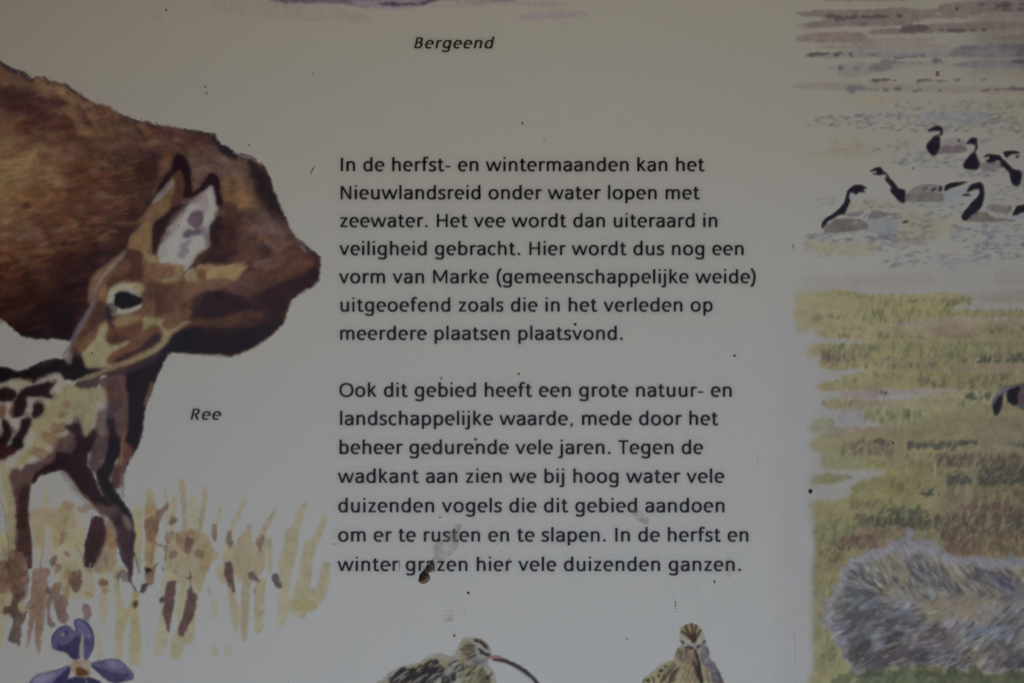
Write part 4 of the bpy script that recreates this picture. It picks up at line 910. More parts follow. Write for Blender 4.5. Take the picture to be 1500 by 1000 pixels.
    q((120,118,94), '1300,600 1800,600 1800,760 1400,720', .45, 6, 3); l((112,100,84), '280,925 400,915 500,895', 5, .5)
    fr(1140, 200, 4.1667)
    q((126,124,100), '420,400 620,385 760,430 600,450 440,440', .5, 5, 3); q((124,122,92), '180,640 400,640 600,660 560,720 300,720 180,690', .55, 5, 3); q((122,118,90), '700,480 900,470 1100,560 900,640 720,620', .45, 6, 4); q((128,126,120), '860,0 1400,0 1100,200 860,240', .4, 6, 3)
    q((122,116,98), '180,860 700,850 940,840 930,895 600,890 200,885', .5, 4, 2); q((116,104,88), '1340,850 1500,820 1800,820 1800,910 1380,910', .6, 4, 2); q((112,118,118), '1000,760 1150,745 1180,790 1020,800', .5, 4, 2)
    rip(700, 130, 1130, 190, 16, (88,96,98)); rip(1110, 205, 1400, 245, 14, (82,86,98), .65); rip(240, 375, 340, 415, 5, (108,106,108)); rip(500, 395, 900, 440, 14, (92,98,104)); rip(820, 400, 1120, 500, 20, (90,98,100)); rip(1300, 290, 1700, 400, 30, (84,86,92), .6)
    rip(190, 590, 720, 640, 34, (82,86,98), .6, (5, 12), (1.4, 2.6)); rip(1060, 530, 1600, 680, 60, (80,86,100), .6, (5, 11), (1.4, 2.6)); rip(550, 575, 950, 700, 44, (90,90,96), .55, (5, 12)); rip(650, 700, 1100, 800, 26, (88,94,100), .6, (5, 12), (1.5, 2.6)); rip(1180, 650, 1700, 760, 34, (76,80,94), .65, (6, 13), (1.6, 3)); rip(150, 610, 500, 760, 16, (104,102,104), .4); rip(850, 720, 1400, 860, 16, (98,102,106), .5, (6, 14), (1.6, 3)); rip(800, 510, 960, 560, 7)
    l((112,90,84), '700,635 820,630 910,660', 9, .5); l((116,98,78), '700,660 820,645 900,665', 20, .35, 2); l((116,90,86), '960,720 1040,722 1100,708', 7, .5)

def goose(n, dark, body, grey, lines=()):
    part('goose_print.%d' % n)
    for c, s, a in body: p(c, s, a, 1.3, .6, n=.08)
    for s in grey: p((88,82,82), s, .75, 1.2, .6)
    for s in dark: p((32,26,38), s, .97, 1.0, .35, n=.05)
    for c, s, w_ in lines: l(c, s, w_, .85)

def paint_geese():
    G, W = (94,89,82), (114,119,119)
    fr(1180, 230, 7.694)
    goose(1, ('172,790 180,740 230,680 300,640 370,580 430,510 450,420 470,370 520,330 560,310 620,310 660,330 690,345 688,358 662,362 658,385 690,392 660,402 600,408 565,428 540,415 510,405 495,455 510,490 490,540 470,590 445,640 380,660 320,690 260,730 210,790 190,806', '1080,740 1120,720 1168,722 1165,738 1120,748'),
        ((W, '690,700 900,680 1020,690 1090,700 1060,770 1000,860 800,860 700,850 650,840', .85), ((130,128,124), '430,680 520,660 620,680 700,690 690,720 560,700', .6), (G, '210,850 210,800 300,720 400,690 520,690 640,710 690,750 690,800 600,830 420,850 300,860', .92), ((104,93,85), '560,700 640,710 690,760 680,800 620,820 600,750', .6), ((126,124,116), '540,725 580,730 575,755 545,750', .7)),
        ('430,660 470,630 560,625 645,610 640,640 600,668 500,670', '640,680 690,635 690,650 660,685', '695,700 720,640 745,605 820,602 920,625 1080,640 1080,655 960,658 880,680 780,690', '960,690 990,670 1110,678 1060,695 980,702'), (((128,126,128), '508,420 535,440 505,465', 30),))
    goose(2, ('718,158 770,125 830,110 855,120 880,155 930,195 950,230 1000,280 1050,345 1120,365 1128,400 1135,500 1085,518 1040,490 990,430 955,400 950,360 960,340 915,290 885,240 905,215 895,200 840,210 790,205 745,192 750,183 800,180 790,168 740,168',), (), ())
    fr(1140, 200, 4.1667)
    goose(2, ('1012,338 1018,300 1050,282 1100,275 1158,278 1120,295 1050,320', '930,330 955,310 965,320 945,333', '975,335 985,302 998,305 996,335', '880,325 905,312 910,322 890,330'),
        (((112,118,122), '1000,340 1060,330 1160,310 1160,350 1060,400 1000,400', .7), ((100,94,94), '800,345 830,310 890,293 960,292 1000,310 1000,340 920,345', .8), ((94,88,84), '785,395 785,350 850,345 930,342 1000,350 1005,395 920,400', .92)), ())
    goose(2, (), (), ('860,322 900,310 905,325',), (((128,126,124), '640,235 655,250', 14),))
    fr(1330, 170, 5.882)
    goose(3, ('172,122 210,95 250,85 285,95 303,130 298,165 285,172 270,162 278,140 262,132 215,136 178,138', '155,270 165,235 210,185 245,165 268,170 280,210 278,260 255,320 235,345 205,348 180,315 162,290', '428,205 445,195 450,215 432,228'),
        (((106,102,102), '285,250 300,215 360,195 430,190 480,205 500,250 400,255', .7), ((94,84,86), '255,325 270,270 330,255 440,250 500,262 505,300 440,320 320,330', .9), ((128,126,124), '240,145 262,140 265,160 250,168', .8)), ('462,205 488,208 480,218',), (((60,50,58), '270,160 250,175', 10),))
    goose(4, ('497,238 540,190 575,185 598,200 602,250 598,285 580,310 600,350 612,400 610,450 590,464 510,464 478,445 478,410 510,360 545,320 560,310 578,270 572,250 545,242 510,244', '608,400 622,395 618,445 608,445'),
        (((106,104,104), '618,215 640,200 720,198 716,210 650,232 622,232', .85), ((96,88,86), '625,440 630,410 700,395 790,400 810,450 720,466 640,462', .9), ((132,132,130), '545,270 570,262 575,285 560,305 540,300', .7)), ())
    goose(5, ('648,352 690,325 750,330 790,340 820,370 880,425 910,455 960,465 985,490 980,540 965,590 940,608 900,590 880,545 868,490 830,450 800,430 795,400 770,385 740,400 690,402 665,385 690,370 700,352 660,360',),
        (((108,106,106), '960,470 1100,480 1300,520 1300,640 980,620 975,560', .75),), ())
    goose(6, ('820,312 850,300 920,298 962,308 958,325 890,335 862,362 838,358 825,335', '930,345 962,338 955,358 932,365'), (((120,119,116), '830,330 960,330 1000,400 900,400', .5),), ())
    goose(7, ('505,652 530,600 570,575 630,570 655,610 662,660 655,720 625,800 560,850 500,905 465,895 460,855 490,810 540,750 590,700 612,660 605,635 560,640 520,658', '465,680 495,668 540,678 532,690 475,692', '895,850 920,800 935,775 1000,760 1200,740 1200,800 1000,830 935,855'),
        (((112,118,120), '920,850 1200,800 1200,940 940,900 860,880', .7), ((96,90,92), '672,800 700,765 780,760 830,775 880,770 892,800 860,840 800,835 740,830', .85), ((95,87,80), '505,905 560,850 600,825 680,830 730,870 850,885 920,905 700,915', .92), ((126,124,122), '690,740 760,730 780,750 720,760', .4)), ('810,770 830,768 828,830 800,840', '860,775 890,780 880,830 850,845'), (((108,90,84), '780,840 790,890', 12), ((108,90,84), '840,840 845,890', 12)))
    fr()

def paint_goose8():
    fr(1140, 420, 4.1667)
    part('goose_print.8')
    p((72,66,76), '1305,700 1330,650 1370,615 1430,600 1520,585 1800,560 1800,800 1520,760 1440,720 1395,700 1390,640 1370,700 1350,770 1325,788 1310,760', .93, 1.2, .5)
    p((30,26,36), '1310,735 1330,690 1365,660 1372,700 1355,760 1328,788 1312,770', .9, 1.2, .5); p((30,24,34), '1395,640 1420,610 1460,600 1480,640 1460,715 1420,720 1395,690', .95, 1.2, .5); p((80,62,68), '1470,640 1520,600 1700,590 1700,740 1500,725 1465,690', .9, 1.4, .6)
    l((110,110,118), '1310,690 1350,640 1450,605', 10, .6)
    fr()

def paint_meadow():
    part('meadow_print'); fr(1140, 420, 4.1667)
    q = lambda c, s, a=.85, sf=1.6, w=1.6, **k: p(c, s, a, sf, w, **k)
    Yl, Yd, Pk = (122,118,84), (110,104,72), (122,108,104)
    p((124,122,118), '230,-20 1800,-20 1800,1500 1100,1500 250,1500 250,900 260,740 260,500 250,200', .6, 16, 0, n=.02)
    q([(1170,440,(126,121,91)),(1250,440,(126,121,85)),(1350,440,(124,119,80)),(1170,480,(126,121,92)),(1260,480,(126,121,87)),(1400,470,(117,113,78)),(1480,460,(113,104,76)),(1300,520,(122,117,80)),(1240,530,(119,115,78)),(1400,520,(113,109,76)),(1480,520,(109,102,77)),(1280,600,(124,119,85)),(1400,560,(113,106,71)),(1480,600,(109,104,72)),(1400,650,(111,104,75)),(1230,590,(126,121,91)),(1500,680,(95,88,70))],
      '105,60 180,28 400,22 560,45 760,48 1000,35 1180,60 1165,105 1080,125 1140,140 1400,140 1800,145 1800,205 1400,190 1280,195 1000,195 880,210 760,215 700,230 860,240 1800,215 1800,640 1300,640 1060,620 900,625 700,625 440,630 250,635 245,600 290,575 370,565 400,540 470,520 560,500 400,505 290,500 245,470 260,420 190,430 180,360 260,345 400,352 530,350 560,330 400,320 250,295 200,262 170,270 130,280 105,230', .92, 1.6, 2)
    q(Yl, '290,740 300,690 400,672 700,690 1060,640 1300,640 1800,640 1800,900 1500,880 1100,830 900,870 700,860 600,830 530,790 520,760 400,740', .88)
    q(Pk, '560,860 700,850 1100,860 1500,850 1600,900 1100,905 700,900 600,905 420,905', .6, 2.5); q((118,106,86), '300,850 600,860 900,880 1100,900 700,960 500,940 400,905', .6, 3)
    q((120,106,96), '700,225 860,205 1000,195 1280,195 1800,215 1800,245 1280,225 1150,280 1000,250 800,235', .85, 2.4); q((112,94,72), '920,255 1000,245 1150,280 1200,250 1240,290 1150,320 1020,315', .75, 3)
    q((122,106,106), '380,650 560,632 760,632 900,640 700,660 560,678 430,680', .75, 2.4); q((124,112,104), '700,640 1000,625 1140,640 900,660', .5, 3); q((118,104,80), '250,600 400,580 700,600 640,635 300,636', .5, 3)
    q((114,116,88), '205,830 260,800 340,815 330,850 270,880 210,880', .8, 3); q((120,116,122), '360,770 500,750 540,830 400,850', .6, 3)
    q((122,118,112), '1180,60 1800,30 1800,130 1400,130 1190,120', .5, 4); q((112,104,92), '1200,40 1800,10 1800,90 1300,90', .5, 4)
    gr = lambda c, x0, y0, x1, y1, n, ang=75, ln=(3, 7), wd=(1.5, 3), a=.6: dabs(c, x0, y0, x1, y1, int(n*1.2), ang, (ln[0], ln[1]), (wd[0]*.9, wd[1]*1.05), a*1.15, .16, .95, 15)
    GN, GD, RB, OL = (90,96,66), (56,62,56), (88,68,62), (96,92,58)
    gr(OL, 290, 35, 550, 65, 26, 85, (2, 4), (1.4, 2.6), .7); gr(OL, 560, 60, 760, 120, 26, 85, (4, 11), (1.8, 3), .55); gr(OL, 780, 80, 950, 98, 12, 40, (3, 7), (1.8, 3), .6); gr((82,80,56), 985, 65, 1180, 115, 40, 70, (3, 7), (1.8, 3.2), .6)
    gr([GN, OL], 480, 140, 800, 210, 60, 85, (5, 13), (1.6, 3), .55); gr(GN, 215, 165, 275, 220, 12, 85, (5, 9), (2, 3), .6); gr([OL, GN], 290, 170, 480, 195, 16, 85, (3, 7), (1.5, 2.5), .5); gr([GN, OL], 800, 135, 1500, 185, 60, 80, (4, 9), (1.8, 3), .5); gr((84,70,58), 700, 205, 750, 225, 4)
    gr([(112,68,62), (96,70,60)], 370, 285, 520, 312, 16, 70, (2, 4), (1.8, 3), .6); gr(GN, 390, 240, 520, 275, 9, 70, (3, 6), (1.5, 2.5), .5)
    gr([(84,68,60), OL], 600, 285, 760, 320, 22, 75, (3, 7), (1.8, 3), .6); gr([(84,74,58), OL], 780, 285, 1200, 340, 40, 65, (3, 8), (1.8, 3), .55); gr([(72,58,48), GN], 1220, 245, 1600, 280, 40, 85, (4, 9), (2, 3), .55)
    gr([GN, OL], 260, 350, 640, 390, 70, 78, (4, 10), (1.8, 3), .55); gr([GN, OL], 700, 330, 1500, 420, 150, 82, (6, 14), (1.8, 3.2), .45); gr([(80,64,58), (92,72,64)], 265, 395, 560, 480, 66, 72, (5, 13), (1.8, 3.4), .6); gr([(88,72,66), (98,82,66)], 580, 430, 1000, 500, 90, 60, (3, 9), (1.8, 3.4), .55)
    gr([(76,64,52), OL], 950, 400, 1600, 460, 80, 78, (4, 9), (2, 3.4), .55); gr([GD, (46,44,44)], 1215, 420, 1370, 458, 22, 60, (3, 6), (2.4, 4), .8); gr([GD, (48,50,44)], 1400, 410, 1700, 460, 44, 65, (4, 8), (2.6, 4.4), .8)
    gr([OL], 570, 530, 780, 560, 22, 45, (3, 7), (1.8, 3), .6); gr([OL, (106,98,66)], 860, 470, 1500, 560, 70, 85, (6, 14), (2, 3.4), .4); gr([RB, (84,76,56)], 860, 560, 1020, 605, 30, 75, (3, 7), (2, 3.4), .6); gr([RB, (80,62,54), OL], 1090, 540, 1420, 615, 66, 70, (4, 10), (2, 3.6), .6); gr(RB, 350, 560, 480, 585, 7, 70, (2, 4), (2, 3), .5)
    for x, y in ((632,642),(656,648)): d((44,46,48), x, y, 10, 11, 0, .85)
    gr([GD, (64,74,50)], 1140, 645, 1300, 685, 30, 60, (3, 7), (2.4, 4), .75); gr([OL, (108,96,72)], 270, 690, 500, 735, 30, 85, (3, 8), (2, 3.2), .5); gr((104,86,64), 860, 680, 1100, 705, 12, 45, (3, 7), (1.8, 2.8), .45)
    gr([OL, GN], 525, 760, 800, 825, 44, 85, (6, 13), (2, 3.4), .5); gr([(66,62,48), OL], 760, 750, 880, 790, 16, 70, (3, 7), (2.2, 3.6), .65); gr([OL, GN], 800, 780, 1060, 830, 26, 75, (5, 11), (1.8, 3), .45); gr([OL, (92,84,60), GN], 1100, 700, 1600, 860, 120, 80, (6, 16), (2, 3.6), .42)
    gr([GD, (56,64,46)], 905, 880, 1000, 915, 14, 50, (3, 7), (2.6, 4.2), .85); gr(GD, 1070, 890, 1160, 910, 6, 50); gr([RB, (78,62,52)], 1340, 850, 1600, 910, 44, 60, (3, 8), (2.4, 4), .65); gr([(48,46,40), RB], 1400, 880, 1600, 915, 20, 60, (3, 7), (3, 4.6), .75)
    fr(1140, 640, 4.1667)
    q([(1200,645,(119,115,87)),(1300,645,(113,104,78)),(1400,650,(111,104,75)),(1480,655,(109,98,77)),(1240,680,(117,115,85)),(1340,690,(113,109,76)),(1420,690,(107,99,77)),(1490,690,(90,87,75)),(1280,715,(119,115,76)),(1330,715,(119,113,76)),(1420,725,(109,99,76)),(1490,720,(104,91,71)),(1220,740,(119,115,80)),
       (1320,745,(113,107,75)),(1440,750,(100,88,75)),(1490,760,(92,83,74)),(1230,775,(112,108,78)),(1280,790,(109,91,75)),(1330,780,(109,103,77)),(1420,790,(107,87,71)),(1480,800,(107,91,69)),(1210,830,(113,106,76)),(1200,900,(119,115,91)),(1210,960,(119,115,87)),(1540,750,(92,83,70))],
      '200,10 300,-20 700,-60 1800,-100 1800,1700 1300,1700 230,1700 215,1400 205,1100 215,800 225,600 215,500 205,440 200,395 380,378 440,340 445,290 560,255 600,235 660,205 500,198 270,190 265,140 260,95 205,80', .94, 3.6, 1.2)
    for s_ in ('300,-210 700,-230 1000,-200 700,-180 400,-190', '500,-640 900,-660 1300,-640 900,-610', '900,-420 1300,-440 1700,-420 1300,-395', '700,130 1000,110 1400,130 1000,160'): q((120,104,96), s_, .4, 4, 2)
    brush('200,-900 1800,-900 1800,500 1000,560 500,700 300,1300 220,1300', 1300, 80, (3, 8), (1.2, 3), .13, .4, .9)
    for s_, c_ in (('210,-860 1000,-870 1180,-850 300,-840', (126,122,88)), ('250,-580 900,-600 1500,-590 900,-575', (124,118,86)), ('700,-700 1300,-720 1760,-700 1200,-685', (122,114,84)), ('300,-460 800,-480 1100,-470 500,-440', (124,118,88)), ('300,40 900,60 1200,80 600,70', (120,116,86)), ('640,250 1000,240 1300,260 900,275', (116,108,80)), ('220,420 700,400 1000,430 400,450', (120,114,82)), ('900,-150 1400,-170 1700,-140 1200,-120', (118,112,80))): q(c_, s_, .45, 2.5, 2)
    q((112,108,80), '192,290 205,240 260,222 350,218 440,240 440,255 350,280 240,292', .9, 2.2); q((118,106,92), '190,-60 700,-60 600,-20 300,-10', .5, 3)
    q((110,104,66), '450,300 520,262 640,240 760,225 940,240 940,300 860,350 740,350 600,330 470,330', .7, 2.2); q((120,118,116), '500,332 600,325 590,336', .7); q((118,114,78), '540,340 800,360 900,400 760,430 500,410', .4, 4)
    gr([GD, (50,56,42)], 580, 15, 645, 48, 16, 50, (3, 7), (3, 4.6), .85); gr([GD], 490, 12, 530, 40, 6); gr([RB, (96,76,68)], 380, 30, 700, 105, 66, 70, (5, 12), (2, 3.6), .55); gr([GD, (60,44,44)], 780, 30, 1030, 68, 50, 50, (4, 8), (2.6, 4.4), .75); gr([GD], 1030, 35, 1090, 80, 10, 80, (5, 10), (3, 4), .6)
    gr([GD, (64,50,46)], 1100, 25, 1210, 50, 22, 20, (4, 8), (3, 4.6), .8); gr([GD], 1390, 30, 1600, 60, 18, 30, (4, 8), (2.6, 4), .6); gr((92,66,62), 720, 95, 830, 125, 8, 60, (2, 4), (2, 3.4), .7); gr([RB], 910, 100, 1030, 130, 10, 60, (3, 6), (2, 3.4), .5)
    gr([OL], 550, 150, 650, 180, 12, 40, (4, 8), (2, 3), .5); gr([OL, (96,90,62)], 740, 140, 960, 220, 40, 85, (7, 15), (2.4, 4), .4); gr([(78,60,50), (66,50,46)], 960, 105, 1480, 170, 110, 65, (5, 11), (3, 5), .6); gr([(96,80,62), OL], 980, 200, 1160, 240, 20, 40, (5, 10), (2, 3.4), .45)
    gr([GD, (60,48,48)], 1030, 235, 1180, 290, 36, 70, (5, 11), (3, 4.8), .7); gr([(46,50,46), (52,54,44), (64,52,46)], 1220, 170, 1640, 290, 150, 62, (6, 13), (3, 5.4), .68); gr([(86,74,60)], 1020, 300, 1130, 385, 26, 85, (7, 15), (3, 5), .45); gr([(92,84,60), OL], 960, 280, 1000, 350, 8, 70)
    gr((98,88,62), 670, 260, 880, 310, 22, 82, (5, 12), (2.4, 4), .55); gr([GD, (44,52,52)], 880, 320, 945, 355, 14, 30, (3, 7), (2.4, 4), .8); d((80,54,48), 866, 345, 8, 10, 0, .8); gr([(86,70,56), OL, (76,62,50)], 1180, 300, 1640, 400, 90, 70, (6, 13), (3, 5), .5)
    gr([(96,88,66)], 440, 380, 610, 430, 30, 50, (5, 11), (2, 3.6), .55); gr((104,100,72), 255, 405, 310, 440, 6, 80, (5, 9)); gr([GD, (70,80,56)], 620, 425, 860, 470, 44, 45, (4, 9), (2.2, 4), .7); gr([(66,50,46)], 860, 440, 930, 465, 6, 40); gr([(86,54,52), (74,52,46)], 1110, 400, 1420, 450, 36, 80, (3, 8), (2.4, 4.2), .7); gr([(84,56,56), (64,56,50)], 1400, 425, 1640, 490, 44, 55, (5, 10), (3, 5), .6)
    gr([(96,92,66)], 300, 480, 470, 530, 22, 78, (7, 14), (2.6, 4), .5); gr([(52,60,46), (60,64,50), (76,60,50)], 470, 480, 720, 540, 74, 65, (5, 10), (2.6, 4.4), .7); gr([(52,60,48), (70,54,48)], 720, 480, 1000, 560, 90, 75, (6, 13), (2.8, 4.8), .65); gr([(64,50,46), (50,50,44), (80,68,54)], 1000, 470, 1640, 620, 220, 70, (6, 14), (3, 5.4), .6)
    gr([(92,90,62), (84,86,60)], 215, 540, 480, 660, 66, 75, (6, 14), (2.6, 4.4), .42); gr([(80,58,54), (88,64,58)], 380, 600, 600, 680, 60, 50, (5, 11), (3, 5), .6); gr([(92,72,62), (88,84,62)], 560, 560, 800, 620, 50, 60, (6, 13), (2.6, 4.6), .5); gr([(70,56,46)], 370, 665, 400, 700, 5, 80, (5, 8), (3, 5), .7)
    gr([(100,86,62), (96,82,66)], 250, 690, 400, 760, 26, 75, (6, 13), (3, 5), .5)
    gr([(84,62,54), (74,56,50)], 1020, 600, 1140, 700, 50, 60, (6, 13), (3, 5.4), .65); gr([(80,66,50), (88,82,58), (84,54,50)], 1140, 600, 1640, 720, 140, 65, (6, 14), (3, 5.4), .55)
    gr([(110,108,80), (100,98,72)], 210, 760, 340, 1300, 90, 78, (8, 18), (2.4, 4.4), .35); gr([(94,92,72)], 260, 1280, 370, 1400, 30, 75, (7, 14), (3, 5), .4)
    gr((122,118,92), 950, 150, 960, 250, 5, 88, (8, 16), (1.2, 2), .5); gr([(116,112,84)], 240, 380, 1500, 690, 200, 70, (4, 10), (.8, 1.5), .38); gr([(112,106,78)], 900, 20, 1600, 320, 110, 70, (4, 9), (.8, 1.5), .35)
    fr()

FC = [(1175,850,(128,126,131)),(1230,810,(107,100,86)),(1270,795,(128,126,132)),(1230,850,(102,98,92)),(1250,830,(89,89,95)),(1215,870,(107,98,82)),(1245,868,(70,72,82)),(1300,815,(115,107,90)),(1330,800,(128,126,132)),(1340,835,(79,79,86)),(1320,850,(119,111,92)),(1300,860,(115,107,86)),
 (1355,835,(81,79,84)),(1370,820,(113,104,95)),(1380,850,(89,83,82)),(1350,870,(111,104,97)),(1410,870,(89,85,86)),(1400,840,(117,109,92)),(1440,840,(79,77,82)),(1475,850,(70,68,86)),(1450,880,(119,111,90)),(1490,835,(111,102,84)),(1370,885,(119,111,92)),(1420,890,(124,113,92)),(1400,905,(126,121,127)),(1330,885,(100,111,125)),
 (1280,890,(74,79,95)),(1230,895,(87,87,88)),(1250,910,(66,64,73)),(1300,915,(74,70,79)),(1340,910,(83,79,86)),(1360,900,(111,104,92)),(1225,930,(102,100,114)),(1270,940,(57,49,60)),(1310,935,(70,62,71)),(1280,935,(98,104,112)),(1260,960,(53,44,54)),(1300,970,(62,53,62)),(1340,960,(62,51,60)),(1340,930,(96,89,95)),
 (1380,930,(83,74,77)),(1420,920,(102,107,116)),(1460,920,(98,102,118)),(1440,900,(111,107,99)),(1490,900,(89,85,95)),(1380,960,(77,70,79)),(1430,960,(111,100,88)),(1470,950,(89,79,77)),(1490,970,(64,55,71)),(1400,975,(85,79,92)),(1450,980,(89,81,84)),(1500,940,(94,96,99)),(1540,900,(89,87,90)),(1540,980,(62,55,64)),(1240,985,(102,100,90))]
def paint_fleece():
    part('fleece_print'); fr(1140, 760, 4.1667)
    ol = '280,660 268,600 295,560 285,500 325,470 335,420 385,380 375,310 430,290 440,250 520,220 570,185 650,170 700,140 760,130 790,60 820,70 830,125 900,130 970,140 1010,190 1080,230 1180,225 1290,240 1400,240 1410,200 1450,230 1600,240 1800,250 1800,900 1500,920 1350,940 1200,930 1000,900 880,880 780,900 650,905 560,940 480,945 440,900 400,850 370,780 330,740 340,700'
    p((118,117,124), ol, .9, 2.6, 3.2, n=.07)
    p(FC, '330,640 320,560 350,480 400,400 420,330 520,260 650,215 760,175 860,190 960,230 1060,280 1180,270 1300,290 1500,290 1800,290 1800,880 1500,900 1330,930 1200,920 1000,890 880,880 780,890 650,900 560,930 480,930 430,870 390,790 350,740', .9, 5, 3, n=.1)
    def ang(x, y):
        x_ = (x-1140)*4.1667; y_ = (y-760)*4.1667
        if y_ < 470:
            return -28-34*min(1, max(0, (x_-420)/320)) if x_ < 1000 else -44
        return 30+12*math.sin(x_/170.) if x_ > 500 else 25+20*(y_-500)/400
    pl = '330,620 350,480 420,340 520,270 760,190 960,250 1180,290 1500,300 1760,300 1760,870 1500,890 1200,910 900,870 650,890 480,920 400,800'
    fur(pl, FC, 560, ang, (8, 19), (2.6, 5.4), .3, .8, .85, .2)
    fur(pl, FC, 420, ang, (6, 14), (1.2, 3), .4, .7, .8, .2)
    fur('330,480 420,330 560,250 760,180 960,250 1200,290 1760,290 1760,480 1200,480 900,500 600,460 400,520', [(0,0,(66,62,68))], 70, ang, (8, 20), (2.4, 5.4), .12, .75, .9, .2)
    fur('400,560 900,540 1500,600 1760,640 1760,860 1200,900 900,860 500,900 400,780', [(0,0,(58,50,58))], 110, ang, (8, 20), (2.4, 5.6), .14, .7, .9, .2)
    fur('600,480 900,460 1300,480 1760,500 1760,620 1200,640 900,620 640,560', [(0,0,(116,108,92))], 60, ang, (8, 18), (2, 5), .06, .7, .9, .2)
    fur(pl, [(0,0,(120,120,124))], 210, ang, (5, 14), (.9, 1.9), .07, .5, .8, .2)
    fur('330,620 300,560 335,440 385,350 440,270 560,210 700,150 760,130 900,140 1010,200 1080,240 1290,250 1500,260 1500,300 1290,300 1080,290 960,230 860,190 700,200 520,270 420,350 360,480', [(0,0,(124,123,130))], 150, lambda x, y: -40, (6, 14), (1.2, 2.4), .05, .6, .9)
    for s, w_, c in (('510,310 530,370 640,430', 22, (60,62,70)), ('560,350 620,380 700,410', 12, (76,66,72)), ('690,345 720,370 725,400', 26, (62,56,70)), ('790,280 830,340 880,380', 24, (56,52,62)), ('860,280 880,310 910,335', 44, (58,58,66)), ('980,350 1010,390 1040,430', 20, (60,56,66)), ('1030,370 1060,410', 14, (70,64,70)),
        ('1080,390 1110,430 1145,460', 30, (58,54,60)), ('1100,360 1150,390 1180,420', 14, (92,78,72)), ('1110,290 1150,340 1250,370 1320,410', 40, (70,66,70)), ('1200,300 1260,360', 34, (62,60,64)), ('1310,320 1380,380 1430,430', 56, (64,60,72)), ('1225,420 1240,460 1300,485', 26, (70,66,72)), ('430,405 560,450 660,465', 20, (74,62,70)), ('440,470 480,440 560,470 500,495', 36, (58,62,70)),
        ('780,440 840,470 890,510', 10, (84,76,76)), ('870,450 900,480 945,500', 12, (74,66,66)), ('870,415 930,412 965,440 970,470', 6, (84,78,74)), ('820,560 870,548 900,545', 12, (78,62,58)), ('1060,465 1110,475 1155,500', 12, (88,80,76)), ('930,545 990,515', 8, (84,76,70)), ('970,600 1050,570 1070,575', 10, (110,86,66)), ('480,570 560,530 640,515', 18, (62,64,82)), ('340,620 440,600 540,560', 26, (68,64,70)),
        ('450,640 520,600 600,560 680,560', 50, (62,60,68)), ('680,660 740,600 800,590', 34, (64,60,72)), ('840,640 880,600', 34, (64,68,76)), ('860,720 940,690 1010,675', 20, (56,50,56)), ('660,760 700,710 770,690', 34, (50,42,52)), ('560,740 600,730 640,700', 20, (88,96,106)), ('620,820 700,790 740,760', 40, (52,44,52)), ('730,860 780,820 900,790', 34, (54,44,54)), ('440,820 520,790 560,740', 60, (50,42,50)),
        ('1180,700 1240,680 1330,660', 30, (88,98,116)), ('1300,740 1380,710 1440,690', 30, (84,94,108)), ('1090,780 1150,740 1240,700', 14, (116,118,124)), ('1380,640 1440,640 1500,660', 8, (66,58,72)), ('1390,610 1500,600', 8, (72,68,76)), ('1330,490 1360,485 1380,500', 18, (80,86,90)), ('680,600 760,560 830,540', 24, (92,104,116)), ('1360,900 1420,880 1500,900', 40, (60,52,62)), ('1420,910 1500,880 1600,860', 50, (48,44,58))):
        l(c, s, w_, .75, 1.1)
    brush(ol, 1300, ang, (5, 15), (1.2, 3.6), .3, .7, .8)
    fur('300,700 268,600 285,500 335,420 385,320 440,250 570,185 700,140 820,80 900,130 1010,190 1080,230 1290,240 1450,235 1760,245 1760,275 1290,275 1080,265 1000,230 880,170 700,180 570,225 440,300 370,400 320,500 310,600', [(0,0,(92,88,92)),(1,1,(92,88,92))], 110, ang, (5, 12), (1, 2.4), .16, .5, .8, .2)
    for k_ in range(3): fur(pl, [[(0,0,(104,112,126))],[(0,0,(124,120,118))],[(0,0,(112,102,84))]][k_], 90, ang, (6, 15), (1.4, 3.4), .06, .62, .8, .2)
    p((120,122,126), '890,420 930,415 965,445 950,485 920,470', .7, 1.4); p((124,120,124), '1200,540 1320,520 1330,590 1250,610', .6, 3); p((114,104,88), '720,300 800,300 790,380 700,430 640,430 740,380', .7, 2.2); p((114,104,88), '900,500 1050,480 1200,430 1210,560 1100,600 930,560', .5, 4, 2)
    part('meadow_print')
    for _ in range(40):
        x, y = rng.uniform(480, 1560), rng.uniform(905, 1090)
        c = ((66,74,58), (74,80,60), (58,66,56))[rng.randint(3)]
        if y < 880+60*abs(math.sin(x/90.)): continue
        l(c, [(x, y+60), (x+rng.uniform(-20, 20), y+10), (x+rng.uniform(-10, 50), y-35)], rng.uniform(26, 56), .9, 1.1)
    for s, c in (('320,1000 360,950 440,930 470,960 440,1000 440,1200 320,1200', (70,78,62)), ('470,980 520,955 560,950 580,930 640,925 720,920 760,890 830,905 880,880 900,900 900,1200 470,1200', (72,79,62)), ('920,930 990,900 1000,940 1060,905 1120,930 1200,930 1320,950 1400,930 1500,935 1800,930 1800,1300 900,1300', (64,71,58))):
        p(c, s, .85, 2.2, 2.5, n=.16)
    for s in ('480,960 560,940 640,950', '840,960 880,930 960,950', '1040,950 1060,915 1090,950', '1180,960 1220,930 1250,970', '1410,960 1430,930 1460,970', '700,990 720,940 760,930'): l((48,54,50), s, 34, .7, 1.4)
    for s in ('560,1000 600,970 640,1000', '900,1000 930,960 960,990', '1100,1000 1140,960'): l((98,96,78), s, 16, .6, 1.4)
    fr()
paint_duck(); paint_grass(); paint_doe()
def _da(x, y):
    if x > 370 and y < 340: return -62
    if y > 380 and x > 260: return 22
    return -18 if x > 240 and y < 330 else 8+10*(y > 350)
part('deer_print')
